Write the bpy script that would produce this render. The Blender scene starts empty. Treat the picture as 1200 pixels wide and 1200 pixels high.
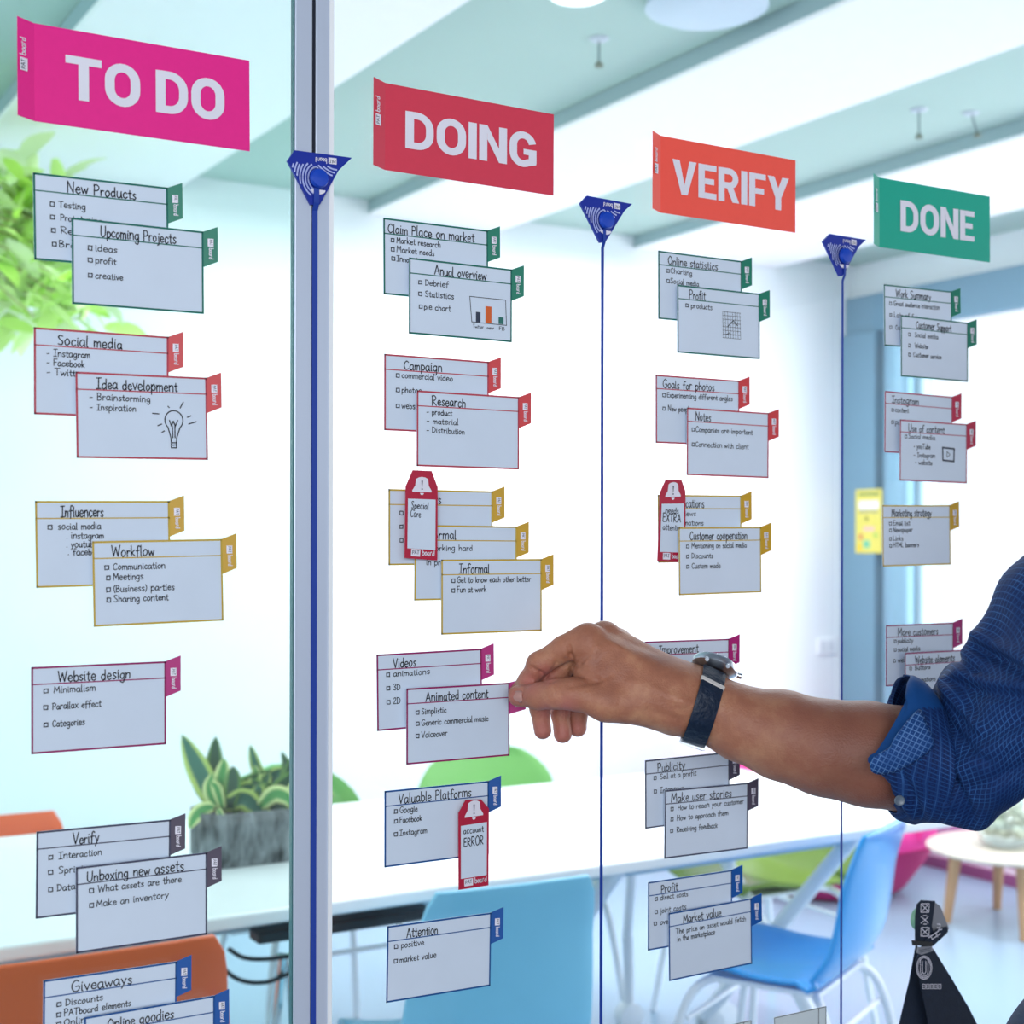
import bpy, bmesh, math, random
import numpy as np
from mathutils import Vector, Matrix
random.seed(7)
SC = bpy.context.scene
COL = SC.collection
# ------------------------------------------------------------------ camera, world, lights, exposure
F = 1700.0                                   # focal length in pixels of the 1200 px frame
CAM = Vector((0.0, -1.12, 1.45))
FWD = Vector((0.5176, 0.8556, 0.0)).normalized()
RGT = Vector((FWD.y, -FWD.x, 0.0))
UP = Vector((0, 0, 1))
CX, CY = 600.0, 636.0
ROLL = 0.0021
cd = bpy.data.cameras.new('camera'); cam = bpy.data.objects.new('camera', cd); COL.objects.link(cam)
cd.sensor_width = 36; cd.lens = F/1200*36; cd.shift_y = 36/1200; cd.clip_start = 0.05
R_ = Matrix((RGT, UP, -FWD)).transposed()
cam.matrix_world = Matrix.Translation(CAM) @ (R_ @ Matrix.Rotation(ROLL, 3, 'Z')).to_4x4()
cd.dof.use_dof = True; cd.dof.focus_distance = 1.27; cd.dof.aperture_fstop = 8.0
SC.camera = cam
SC.view_settings.view_transform = 'Standard'; SC.view_settings.look = 'None'
SC.view_settings.gamma = 1.0; SC.view_settings.use_curve_mapping = False
SC.view_settings.exposure = 0.0
SC.render.film_transparent = False
try:
    SC.cycles.max_bounces = 8; SC.cycles.transparent_max_bounces = 16
    SC.cycles.use_denoising = True; SC.cycles.sample_clamp_indirect = 6
    SC.cycles.caustics_reflective = False; SC.cycles.caustics_refractive = False
except Exception: pass
W = bpy.data.worlds.new('sky'); SC.world = W; W.use_nodes = True
bg = W.node_tree.nodes['Background']; bg.inputs[0].default_value = (0.90, 0.95, 1.0, 1); bg.inputs[1].default_value = 1.25

def area(name, loc, target, sx, sy, power, color=(1, 1, 1)):
    d = bpy.data.lights.new(name, 'AREA'); d.shape = 'RECTANGLE'; d.size = sx; d.size_y = sy
    d.energy = power; d.color = color
    o = bpy.data.objects.new(name, d); COL.objects.link(o); o.location = loc
    o.rotation_euler = (Vector(target)-Vector(loc)).to_track_quat('-Z', 'Y').to_euler()
    o['kind'] = 'helper'
    return o
# daylight through the far room's right window; added fills left and overhead
area('left_window_light', (-2.3, 2.2, 1.5), (5, 2.6, 1.3), 3.8, 2.2, 41, (0.93, 0.99, 1.0))  # added fill for the far room, from the unseen left side
area('right_window_light', (5.9, 1.2, 1.5), (0, 2.4, 1.1), 4.5, 2.2, 125, (0.97, 0.98, 1.0))
area('ceiling_light_one', (2.15, 2.2, 2.76), (2.15, 2.2, 0), 0.4, 3.4, 38, (1, 1, 1))  # added overhead fills between the beams, not visible fittings
area('ceiling_light_two', (3.6, 2.2, 2.76), (3.6, 2.2, 0), 0.4, 3.4, 70, (1, 1, 1))
# fill light added behind the camera, on the side of the glass where the person stands
area('near_room_light', (-1.8, -4.2, 2.3), (0.8, -0.1, 1.3), 3.0, 1.6, 120, (0.93, 0.96, 1.0))

# ------------------------------------------------------------------ projection helpers (photo pixel -> world)
_c, _s = math.cos(ROLL), math.sin(ROLL)
def ray(px, py):
    u, v = px-CX, CY-py
    u, v = u*_c - v*_s, u*_s + v*_c
    return FWD + RGT*(u/F) + UP*(v/F)
def at(px, py, fw): return CAM + ray(px, py)*fw
def at_glass(px, py, off=0.0):
    d = ray(px, py); return CAM + d*((-off-CAM.y)/d.y)
def at_z(px, py, z):
    d = ray(px, py); return CAM + d*((z-CAM.z)/d.z)
def at_y(px, py, y):
    d = ray(px, py); return CAM + d*((y-CAM.y)/d.y)
def at_x(px, py, x):
    d = ray(px, py); return CAM + d*((x-CAM.x)/d.x)
def to_px(p):
    q = Vector(p)-CAM; fw = q.dot(FWD); u = q.dot(RGT)/fw*F; v = q.z/fw*F
    u, v = u*_c + v*_s, -u*_s + v*_c
    return CX+u, CY-v

# ------------------------------------------------------------------ materials
def srgb(h):
    h = h.lstrip('#'); c = [int(h[i:i+2], 16)/255 for i in (0, 2, 4)]
    return tuple((x/12.92 if x <= 0.04045 else ((x+0.055)/1.055)**2.4) for x in c)
MATS = {}
def mat(name, col, rough=0.5, metal=0.0, noise=0.0, nscale=20.0, bump=0.0, bscale=60.0, sss=0.0, trans=0.0, coat=0.0, spec=0.5, emit=0.0, ior=1.45, stretch=None):
    if name in MATS: return MATS[name]
    if isinstance(col, str): col = srgb(col)
    m = bpy.data.materials.new(name); m.use_nodes = True; nt = m.node_tree; b = nt.nodes['Principled BSDF']
    b.inputs['Base Color'].default_value = (*col, 1); b.inputs['Roughness'].default_value = rough
    b.inputs['Metallic'].default_value = metal; b.inputs['IOR'].default_value = ior
    b.inputs['Specular IOR Level'].default_value = spec
    if coat: b.inputs['Coat Weight'].default_value = coat
    if trans: b.inputs['Transmission Weight'].default_value = trans
    if sss:
        b.inputs['Subsurface Weight'].default_value = sss; b.inputs['Subsurface Radius'].default_value = (0.012, 0.005, 0.003)
        b.inputs['Subsurface Scale'].default_value = 0.6
    if emit:
        b.inputs['Emission Color'].default_value = (*col, 1); b.inputs['Emission Strength'].default_value = emit
    tc = nt.nodes.new('ShaderNodeTexCoord'); src = tc.outputs['Object']
    if stretch:
        mp = nt.nodes.new('ShaderNodeMapping'); mp.inputs['Scale'].default_value = stretch
        nt.links.new(src, mp.inputs[0]); src = mp.outputs[0]
    nz = nt.nodes.new('ShaderNodeTexNoise'); nz.inputs['Scale'].default_value = nscale; nz.inputs['Detail'].default_value = 4
    nt.links.new(src, nz.inputs['Vector'])
    k = max(noise, 0.015)
    rp = nt.nodes.new('ShaderNodeMapRange'); rp.inputs[1].default_value = 0.3; rp.inputs[2].default_value = 0.7
    rp.inputs[3].default_value = 1-k; rp.inputs[4].default_value = 1+k
    nt.links.new(nz.outputs[0], rp.inputs[0])
    mx = nt.nodes.new('ShaderNodeVectorMath'); mx.operation = 'SCALE'; mx.inputs[0].default_value = col
    nt.links.new(rp.outputs[0], mx.inputs['Scale']); nt.links.new(mx.outputs[0], b.inputs['Base Color'])
    if bump:
        n2 = nt.nodes.new('ShaderNodeTexNoise'); n2.inputs['Scale'].default_value = bscale; n2.inputs['Detail'].default_value = 5
        nt.links.new(src, n2.inputs['Vector'])
        bp = nt.nodes.new('ShaderNodeBump'); bp.inputs['Strength'].default_value = bump; bp.inputs['Distance'].default_value = 0.004
        nt.links.new(n2.outputs[0], bp.inputs['Height']); nt.links.new(bp.outputs[0], b.inputs['Normal'])
    MATS[name] = m; return m

def glass_mat(name, tint, refl=0.5):
    m = bpy.data.materials.new(name); m.use_nodes = True; nt = m.node_tree; nt.nodes.clear()
    o = nt.nodes.new('ShaderNodeOutputMaterial'); t = nt.nodes.new('ShaderNodeBsdfTransparent'); t.inputs[0].default_value = (*tint, 1)
    g = nt.nodes.new('ShaderNodeBsdfGlossy'); g.inputs['Roughness'].default_value = 0.0
    lw = nt.nodes.new('ShaderNodeLayerWeight'); lw.inputs[0].default_value = .5      # facing term, the same from both sides
    pw = nt.nodes.new('ShaderNodeMath'); pw.operation = 'POWER'; pw.inputs[1].default_value = 5; nt.links.new(lw.outputs['Facing'], pw.inputs[0])
    ml = nt.nodes.new('ShaderNodeMath'); ml.operation = 'MULTIPLY_ADD'; ml.inputs[1].default_value = refl*.9; ml.inputs[2].default_value = refl*.035
    mx = nt.nodes.new('ShaderNodeMixShader')
    nt.links.new(pw.outputs[0], ml.inputs[0]); nt.links.new(ml.outputs[0], mx.inputs[0])
    nt.links.new(t.outputs[0], mx.inputs[1]); nt.links.new(g.outputs[0], mx.inputs[2]); nt.links.new(mx.outputs[0], o.inputs[0])
    MATS[name] = m; return m

# ------------------------------------------------------------------ object helpers
def prop(o, label=None, cat=None, group=None, kind=None):
    if label: o['label'] = label
    if cat: o['category'] = cat
    if group: o['group'] = group
    if kind: o['kind'] = kind
    return o
def thing(name, label, cat, loc=(0, 0, 0), group=None, rz=0.0):
    o = bpy.data.objects.new(name, None); COL.objects.link(o); o.location = loc; o.rotation_euler.z = rz
    o.empty_display_size = 0.1
    return prop(o, label, cat, group)
def link(name, me, m, parent=None, world=True):
    ob = bpy.data.objects.new(name, me); COL.objects.link(ob)
    if m is not None and len(me.materials) == 0:
        for x in (m if isinstance(m, (list, tuple)) else [m]): me.materials.append(x)
    if parent is not None:
        ob.parent = parent
        if world: ob.matrix_parent_inverse = parent_world(parent).inverted()
    return ob
def parent_world(p):
    mtx = Matrix.LocRotScale(p.location, p.rotation_euler, p.scale)
    if p.parent is not None: mtx = parent_world(p.parent) @ p.matrix_parent_inverse @ mtx
    return mtx
def mesh(name, V, Fc, m, parent=None, world=True, smooth=False, kind=None):
    me = bpy.data.meshes.new(name); me.from_pydata([tuple(v) for v in V], [], Fc); me.update()
    bm = bmesh.new(); bm.from_mesh(me); bmesh.ops.recalc_face_normals(bm, faces=bm.faces); bm.to_mesh(me); bm.free()
    if smooth: me.polygons.foreach_set('use_smooth', [True]*len(me.polygons))
    o = link(name, me, m, parent, world)
    if kind: o['kind'] = kind
    return o
class G:
    """collects simple solids into one mesh"""
    def __init__(s): s.V = []; s.F = []
    def add(s, V, Fc):
        n = len(s.V); s.V += [tuple(v) for v in V]; s.F += [tuple(i+n for i in f) for f in Fc]; return s
    def box(s, a, b):
        (x0, y0, z0), (x1, y1, z1) = a, b
        return s.add([(x0,y0,z0),(x1,y0,z0),(x1,y1,z0),(x0,y1,z0),(x0,y0,z1),(x1,y0,z1),(x1,y1,z1),(x0,y1,z1)],
              [(0,3,2,1),(4,5,6,7),(0,1,5,4),(1,2,6,5),(2,3,7,6),(3,0,4,7)])
    def tube(s, pts, r, n=10, cap=True):
        pts = [Vector(p) for p in pts]; rs = r if isinstance(r, (list, tuple)) else [r]*len(pts)
        V = []; Fc = []; prev = None
        for i, p in enumerate(pts):
            t = (pts[min(i+1, len(pts)-1)]-pts[max(i-1, 0)]).normalized()
            if prev is None:
                a = Vector((0, 0, 1)) if abs(t.z) < 0.9 else Vector((1, 0, 0)); x = t.cross(a).normalized()
            else: x = (prev - t*prev.dot(t)).normalized()
            prev = x; y = t.cross(x)
            for k in range(n):
                an = 2*math.pi*k/n; V.append(p + x*(math.cos(an)*rs[i]) + y*(math.sin(an)*rs[i]))
        for i in range(len(pts)-1):
            for k in range(n):
                a = i*n+k; b = i*n+(k+1) % n; Fc.append((a, b, b+n, a+n))
        if cap: Fc.append(tuple(range(n-1, -1, -1))); Fc.append(tuple(range((len(pts)-1)*n, len(pts)*n)))
        return s.add(V, Fc)
    def lathe(s, c, prof, n=32, axis='z'):
        V = []; Fc = []; c = Vector(c)
        for r, h in prof:
            for k in range(n):
                an = 2*math.pi*k/n
                p = Vector((r*math.cos(an), r*math.sin(an), h))
                if axis == 'y': p = Vector((p.x, p.z, p.y))
                V.append(c+p)
        for i in range(len(prof)-1):
            for k in range(n):
                a = i*n+k; b = i*n+(k+1) % n; Fc.append((a, b, b+n, a+n))
        Fc.append(tuple(range(n-1, -1, -1))); Fc.append(tuple(range((len(prof)-1)*n, len(prof)*n)))
        return s.add(V, Fc)
    def build(s, name, m, parent=None, world=True, smooth=False, bevel=0.0, kind=None):
        o = mesh(name, s.V, s.F, m, parent, world, smooth, kind)
        if bevel:
            b = o.modifiers.new('bevel', 'BEVEL'); b.width = bevel; b.segments = 2; b.limit_method = 'ANGLE'
        if smooth: shade_auto(o)
        return o
def shade_auto(o, ang=0.7):
    me = o.data; bm = bmesh.new(); bm.from_mesh(me)
    for e in bm.edges:
        if len(e.link_faces) == 2 and e.calc_face_angle(0) > ang: e.smooth = False
    bm.to_mesh(me); bm.free()
def smooth_line(pts, n=6):
    """Catmull-Rom through the points"""
    if len(pts) < 3: return [Vector(p) for p in pts]
    P = [Vector(p) for p in pts]; P = [2*P[0]-P[1]]+P+[2*P[-1]-P[-2]]; out = []
    for i in range(1, len(P)-2):
        a, b, c, d = P[i-1], P[i], P[i+1], P[i+2]
        for k in range(n):
            t = k/n
            out.append(0.5*((2*b)+(c-a)*t+(2*a-5*b+4*c-d)*t*t+(3*b-a-3*c+d)*t**3))
    out.append(P[-2]); return out

# ------------------------------------------------------------------ the room shell
CEIL = 2.862; BEAM = 2.80; BACK = 4.31; RX = 5.32
M_wall = mat('painted_wall', '#eef3f6', 0.8, bump=0.05, bscale=90, noise=0.01, nscale=3)
M_ceil = mat('painted_ceiling', '#b6cfc6', 0.9, noise=0.02, nscale=1.5)
M_beam = mat('painted_beam', '#fdfdfd', 0.7)
M_floor = mat('poured_floor', '#98b2c9', 0.28, noise=0.04, nscale=1.3, spec=0.5)
M_nfloor = mat('near_floor', '#6f7480', 0.5, noise=0.05, nscale=2)
M_nceil = mat('near_ceiling', '#8d9096', 0.9)
M_steel = mat('brushed_steel_blue', '#7ba3b8', 0.35, metal=0.3, noise=0.02, stretch=(1, 1, 0.1))
M_pier = mat('pier_paint', '#6a92a8', 0.6)
M_white = mat('white_paint', '#f4f7fa', 0.35)
G().box((-3, 0.0, -0.1), (RX+0.6, BACK, 0)).build('floor', M_floor).__setitem__('kind', 'structure')
G().box((-4, -6.0, -0.1), (RX+0.6, 0.0, 0)).build('floor_near', M_nfloor).__setitem__('kind', 'structure')
G().box((-3, 0.02, CEIL), (RX+0.6, BACK, CEIL+0.1)).build('ceiling', M_ceil).__setitem__('kind', 'structure')
G().box((-4, -6.0, CEIL), (RX+0.6, 0.0, CEIL+0.1)).build('ceiling_near', M_nceil).__setitem__('kind', 'structure')
G().box((-3, BACK, 0), (RX+0.6, BACK+0.15, CEIL+.1)).build('wall_back', M_wall).__setitem__('kind', 'structure')
G().box((-3.1, 0.0, 0), (-3.0, BACK, 0.7)).box((-3.1, 0, 2.6), (-3.0, BACK, CEIL)).box((-3.1, 3.9, .7), (-3.0, BACK, 2.6)).build('wall_left', M_wall).__setitem__('kind', 'structure')
g = G(); g.box((RX, 0.0, 2.70), (RX+0.15, BACK, CEIL)); g.box((RX, 3.92, 0), (RX+0.15, BACK, 2.7)); g.box((RX, 0, 0), (RX+0.15, BACK-0.4, 0.10))
g.build('wall_right', M_wall)['kind'] = 'structure'
# beams (deep white ceiling panels running towards the back wall)
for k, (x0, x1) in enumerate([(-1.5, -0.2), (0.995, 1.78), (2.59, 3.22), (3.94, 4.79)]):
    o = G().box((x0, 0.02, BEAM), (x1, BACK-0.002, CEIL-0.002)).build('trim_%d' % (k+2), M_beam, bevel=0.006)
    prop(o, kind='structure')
    G().box((x0-.002, 0.02, BEAM+.012), (x0-.0002, BACK-0.002, CEIL-.002)).box((x1+.0002, 0.02, BEAM+.012), (x1+.002, BACK-.002, CEIL-.002)).build('side_strip', mat('beam_side_grey', '#9db5b9', .8), o)  # shade of the beam sides put into the grey of these strips
# lintel over the right-hand window, corner pier, round steel column and window frame
prop(G().box((RX-0.06, 0.0, 2.50), (RX, BACK-0.002, 2.69)).build('trim_7', M_pier, bevel=0.004), kind='structure')
pa = at_x(1037, 600, RX-0.02)
prop(G().box((RX-0.09, pa.y, 0), (RX-0.001, BACK-0.003, 2.50)).build('trim_8', M_pier, bevel=0.004), kind='structure')
q = at_x(1054, 600, RX-0.09)
g = G().lathe((RX-0.09, q.y, 0), [(0.075, 0), (0.075, 2.50)], 40); g.build('trim_9', M_steel, smooth=True)['kind'] = 'structure'
w0 = at_x(1072, 600, RX-0.02); w1 = at_x(1083, 600, RX-0.02)
win = G(); win.box((RX-0.03, w1.y, 0.10), (RX+0.05, w0.y, 2.50))
for yy in (2.4, 0.9): win.box((RX, yy-0.03, 0.1), (RX+0.05, yy+0.03, 2.5))
wf = win.build('window_3', mat('window_frame_paint', '#bfe3ee', 0.4), bevel=0.003); wf['kind'] = 'structure'
gp = G().box((RX+0.02, 0.02, 0.10), (RX+0.028, w1.y, 2.50)).build('pane', glass_mat('window_glass', (0.97, 0.99, 1.0), 0.3), wf)

# ------------------------------------------------------------------ the glass partition
T = 0.006
xl = at_y(340.5, 636, .006).x; xr = at_glass(389.5, 636).x
M_alu = mat('satin_aluminium', '#c4cfe2', 0.35, metal=0.25, noise=0.015, nscale=6, stretch=(1, 1, 0.05))
M_gask = mat('black_gasket', '#0b1226', 0.5)
M_teal = mat('glass_edge_green', '#2d6168', 0.3)
gl = glass_mat('clear_glass_greenish', (0.895, 0.978, 0.968), 0.8); gl2 = glass_mat('clear_glass', (0.985, 0.993, 1.0), 0.8)
prop(G().box((-3, 0.0, 0.02), (xl-0.001, T, CEIL-0.002)).build('window_1', gl), kind='structure')
prop(G().box((xr+0.001, 0.0, 0.02), (RX+.1, T, CEIL-0.002)).build('window_2', gl2), kind='structure')
mul = G()
xm = at_glass(366.5, 636).x; hw = 0.0016
mul.box((xl+0.0004, -0.001, 0), (xm-hw, T+0.001, CEIL-.001)); mul.box((xm+hw, -0.001, 0), (xr, T+0.001, CEIL-.001))
mu = mul.build('trim_1', M_alu, bevel=0.0008); mu['kind'] = 'structure'
G().box((xm-hw, 0.0005, 0), (xm+hw, T+0.0005, CEIL-.001)).build('gasket', M_gask, mu)
G().box((xl-0.0004, 0.0, 0), (xl+0.0003, T+0.0005, CEIL-.001)).build('edge_seal', M_teal, mu)
G().box((xr-0.0042, -0.0022, 0), (xr-0.0005, -0.0011, CEIL-.001)).build('bright_lip', M_white, mu)

# ------------------------------------------------------------------ handwriting: single-stroke letters
ST = {
'a':(3.7,[[(3,3.6),(1.6,4),(.4,2.6),(.6,.6),(1.7,0),(2.9,1.6),(3,3.7),(3.1,.5),(3.6,.1)]]),
'b':(3.5,[[(.5,7),(.5,3),(.5,.2)],[(.5,2.6),(1.8,4),(3.1,2.9),(2.9,.8),(1.6,0),(.5,.8)]]),
'c':(3.3,[[(3,3.3),(1.8,4),(.5,2.6),(.7,.6),(1.9,0),(3.1,.8)]]),
'd':(3.7,[[(3,3),(1.7,3.9),(.4,2.5),(.6,.6),(1.7,0),(3,1.2)],[(3,7),(3,3),(3.1,0)]]),
'e':(3.5,[[(.6,2),(3,2.4),(2.5,3.8),(1.3,3.9),(.4,2.2),(.8,.5),(2,0),(3.3,.8)]]),
'f':(3,[[(3.2,6.4),(2.2,7),(1.4,6),(1.2,2),(1.1,-.8)],[(.1,3.6),(2.7,3.9)]]),
'g':(3.7,[[(3,3.5),(1.7,4),(.4,2.6),(.7,.8),(1.9,.3),(3,1.8)],[(3,4),(3,-1.2),(1.9,-2.5),(.4,-1.8)]]),
'h':(3.6,[[(.5,7),(.5,0)],[(.5,2.2),(1.7,3.9),(2.9,3.2),(3,0)]]),
'i':(1.5,[[(.6,4),(.6,.4),(1.1,0)],[(.6,5.3),(.8,5.7)]]),
'j':(1.8,[[(1.2,4),(1.2,-1.4),(.1,-2.3)],[(1.2,5.3),(1.4,5.7)]]),
'k':(3.4,[[(.5,7),(.5,0)],[(2.8,3.9),(.7,1.9),(3,0)]]),
'l':(1.5,[[(.6,7),(.5,.6),(1.1,0)]]),
'm':(5,[[(.4,4),(.4,0)],[(.4,2.6),(1.4,3.9),(2.3,3.2),(2.3,0)],[(2.3,2.6),(3.4,3.9),(4.3,3.2),(4.4,0)]]),
'n':(3.6,[[(.4,4),(.4,0)],[(.4,2.4),(1.7,3.9),(2.9,3.2),(3,0)]]),
'o':(3.6,[[(1.7,4),(.4,2.4),(.8,.4),(1.9,0),(3.1,1.6),(2.7,3.6),(1.7,4),(1.4,3.8)]]),
'p':(3.6,[[(.5,4),(.5,0),(.5,-2.6)],[(.5,2.4),(1.8,4),(3.1,2.8),(2.9,.7),(1.6,0),(.5,.9)]]),
'q':(3.6,[[(3,3.4),(1.7,4),(.4,2.6),(.6,.7),(1.8,0),(3,1.2)],[(3,4),(3,-2.6)]]),
'r':(2.8,[[(.5,4),(.5,0)],[(.5,2.2),(1.4,3.8),(2.6,3.6)]]),
's':(3,[[(2.6,3.5),(1.6,4),(.6,3.1),(1.5,2.1),(2.5,1.1),(1.6,0),(.4,.5)]]),
't':(2.6,[[(1.2,6),(1.2,.8),(1.8,0),(2.5,.3)],[(.1,4),(2.5,4.1)]]),
'u':(3.7,[[(.5,4),(.5,.9),(1.5,0),(2.7,.9),(3,3.9)],[(3,4),(3.1,.4),(3.6,.1)]]),
'v':(3.2,[[(.2,4),(1.5,0),(3,4)]]),
'w':(4.8,[[(.2,4),(1.2,.1),(2.3,3.2),(3.3,.1),(4.5,4)]]),
'x':(3.2,[[(.3,4),(2.8,0)],[(2.9,4),(.2,0)]]),
'y':(3.4,[[(.3,4),(1.7,.6)],[(3.1,4),(1.7,.3),(.4,-2.5)]]),
'z':(3.2,[[(.4,4),(2.8,3.9),(.4,.1),(2.9,0)]]),
'A':(4.8,[[(.2,0),(2.3,7),(4.4,0)],[(1,2.4),(3.8,2.6)]]),
'B':(4,[[(.5,7),(.5,0)],[(.4,7),(2.4,6.9),(3,5.4),(1.8,3.8),(.7,3.7)],[(.9,3.7),(3,3.2),(3.4,1.4),(2,0),(.4,0)]]),
'C':(4.4,[[(4,5.8),(2.6,7),(.7,5),(.6,2),(2,.1),(4.1,.9)]]),
'D':(4.5,[[(.6,7),(.6,0)],[(.2,7),(2.6,6.6),(4,4),(3.2,1),(.3,0)]]),
'E':(4,[[(3.6,6.9),(.6,6.8),(.5,0),(3.8,.2)],[(.6,3.6),(3.2,3.7)]]),
'F':(3.7,[[(.6,6.8),(.5,0)],[(.3,6.8),(3.7,7)],[(.6,3.7),(3,3.8)]]),
'G':(4.8,[[(4.1,6),(2.6,7),(.7,5),(.6,2),(2,.1),(4,.8),(4.2,3.1),(2.6,3.1)]]),
'H':(4.6,[[(.6,7),(.5,0)],[(4,7),(4,0)],[(.5,3.5),(4,3.7)]]),
'I':(3.6,[[(1.9,6.9),(1.7,0)],[(.2,6.8),(3.6,7)],[(.2,0),(3.3,.1)]]),
'L':(3.6,[[(.6,7),(.6,.1),(3.4,.2)]]),
'M':(5.6,[[(.4,0),(.9,7),(2.7,2.2),(4.6,7),(5.1,0)]]),
'N':(4.8,[[(.5,0),(.7,7),(4,0),(4.2,7)]]),
'O':(4.8,[[(2.4,7),(.6,4.8),(.8,1.4),(2.4,0),(4.2,2),(4,5.6),(2.4,7),(2,6.8)]]),
'P':(4,[[(.6,7),(.5,0)],[(.2,6.6),(2.2,7),(3.6,5.4),(2.6,3.5),(.6,3.2)]]),
'R':(4.3,[[(.6,7),(.5,0)],[(.2,6.7),(2.3,7),(3.5,5.4),(2.4,3.8),(.7,3.5),(3.9,0)]]),
'S':(4,[[(3.4,6.2),(2,7),(.6,5.8),(1.6,4),(3.3,2.3),(2.6,.3),(.4,.6)]]),
'T':(4.4,[[(2.2,7),(2.1,0)],[(.1,6.8),(4.3,7)]]),
'U':(4.5,[[(.5,7),(.5,1.6),(2,0),(3.7,1.6),(3.9,7)]]),
'V':(4.5,[[(.3,7),(2.1,0),(4.3,7)]]),
'W':(6.4,[[(.3,7),(1.6,0),(3.1,5.6),(4.6,0),(6.1,7)]]),
'X':(4.2,[[(.4,7),(3.8,0)],[(3.9,7),(.3,0)]]),
'3':(3.6,[[(.4,6.3),(2,7),(3,5.4),(1.4,3.8),(3.2,2.2),(2,0),(.3,.6)]]),
'2':(3.6,[[(.5,5.6),(1.9,7),(3,5.2),(.4,.2),(3.3,.1)]]),
'(':(2,[[(1.6,7.4),(.5,4),(1.5,-.8)]]), ')':(2,[[(.4,7.4),(1.5,4),(.4,-.8)]]),
'-':(3,[[(.3,2.4),(2.6,2.6)]]), '.':(1.2,[[(.5,.2),(.7,.5)]]), ' ':(2.6,[]),
}
def strokes(text, rnd):
    x = 0; out = []
    for ch in text:
        w, ss = ST.get(ch, ST['o']); dy = rnd.uniform(-.25, .25); sc = rnd.uniform(.92, 1.08)
        for s in ss:
            pts = [Vector((x+px*sc+rnd.uniform(-.1, .1), py*sc+dy+rnd.uniform(-.1, .1), 0)) for px, py in s]
            if len(pts) > 2 and ch not in 'AMNVWEvwxzkHL': pts = smooth_line(pts, 3)
            out.append(pts)
        x += w*sc+.35
    return out, max(x, 1)
def ribbon(g, pts, w, z=0.0):
    """flat pen stroke in a card's own plane (x right, y up)"""
    for a, b in zip(pts[:-1], pts[1:]):
        d = b-a
        if d.length < 1e-7: continue
        d.normalize(); n = Vector((-d.y, d.x, 0))*(w/2); a2 = a-d*(w*.35); b2 = b+d*(w*.35)
        g.add([(*(p.xy), z) for p in (a2-n, b2-n, b2+n, a2+n)], [(0, 1, 2, 3)])

# ------------------------------------------------------------------ task cards
M_sheet = mat('card_sheet', '#d5e2f2', 0.42, noise=0.01, nscale=30, spec=0.4)
M_sheet2 = mat('card_sheet_clear', '#d6e2e6', 0.4)
M_ink = mat('black_marker_ink', '#15182a', 0.5)
M_or = mat('orange_marker', '#d9622b', 0.5); M_dk = mat('slate_marker', '#333c50', 0.5); M_gn = mat('green_marker', '#2c6e66', 0.5)
M_logo = mat('logo_white', '#e8e6f2', 0.4)
CC = {'green': '#0d7a62', 'red': '#cf3b41', 'yellow': '#c99d22', 'magenta': '#b01573', 'dark': '#50485a', 'blue': '#0f52a0', 'crimson': '#bb2549', 'black': '#3a3f4a'}
BC = {'green': '#0d6b5e', 'red': '#bb4152', 'yellow': '#c8a93c', 'magenta': '#96185f', 'dark': '#474a61', 'blue': '#145093', 'crimson': '#b04460', 'black': '#2c3440'}
WORD = {'green': 'green', 'red': 'red', 'yellow': 'yellow', 'magenta': 'magenta', 'dark': 'dark grey', 'blue': 'blue', 'crimson': 'crimson', 'black': 'thin black'}
CARD_W, CARD_H = 0.1035, 0.0655
def frame_on_glass(tl, tr, off):
    a = at_glass(*tl, off); b = at_glass(*tr, off)
    x = (b-a).normalized(); z = Vector((0, -1, 0)); y = z.cross(x).normalized()
    return a, b, x, y, z
def logo_mark(name, parent, base, ux, uy, uz, s, m=None):
    """white square with tiny letters, followed by a thin line of letters (as printed on the tabs)"""
    g = G(); mm = G()
    def P(x, y, z=0): return base+ux*(x*s)+uy*(y*s)+uz*z
    g.add([P(0, 0), P(2.1, 0), P(2.1, 1.5), P(0, 1.5)], [(0, 1, 2, 3)])
    ss, w = strokes('board', random.Random(3))
    k = 3.0/w
    for st in ss:
        for a, b in zip(st[:-1], st[1:]):
            d = (b-a)
            if d.length < 1e-6: continue
            d.normalize(); n = Vector((-d.y, d.x, 0))*.55
            g.add([P(2.5+q.x*k, .35+q.y*k*1.1) for q in (a-n, b-n, b+n, a+n)], [(0, 1, 2, 3)])
    o = g.build(name, m or M_logo, parent)
    ss, w = strokes('PAT'.replace('P', 'P'), random.Random(4)); k = 1.6/w
    for st in ss:
        for a, b in zip(st[:-1], st[1:]):
            d = (b-a)
            if d.length < 1e-6: continue
            d.normalize(); n = Vector((-d.y, d.x, 0))*.5
            mm.add([P(.28+q.x*k, .45+q.y*k, .00006) for q in (a-n, b-n, b+n, a+n)], [(0, 1, 2, 3)])
    mm.build('logo_letters', M_dk, o)
    return o
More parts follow.
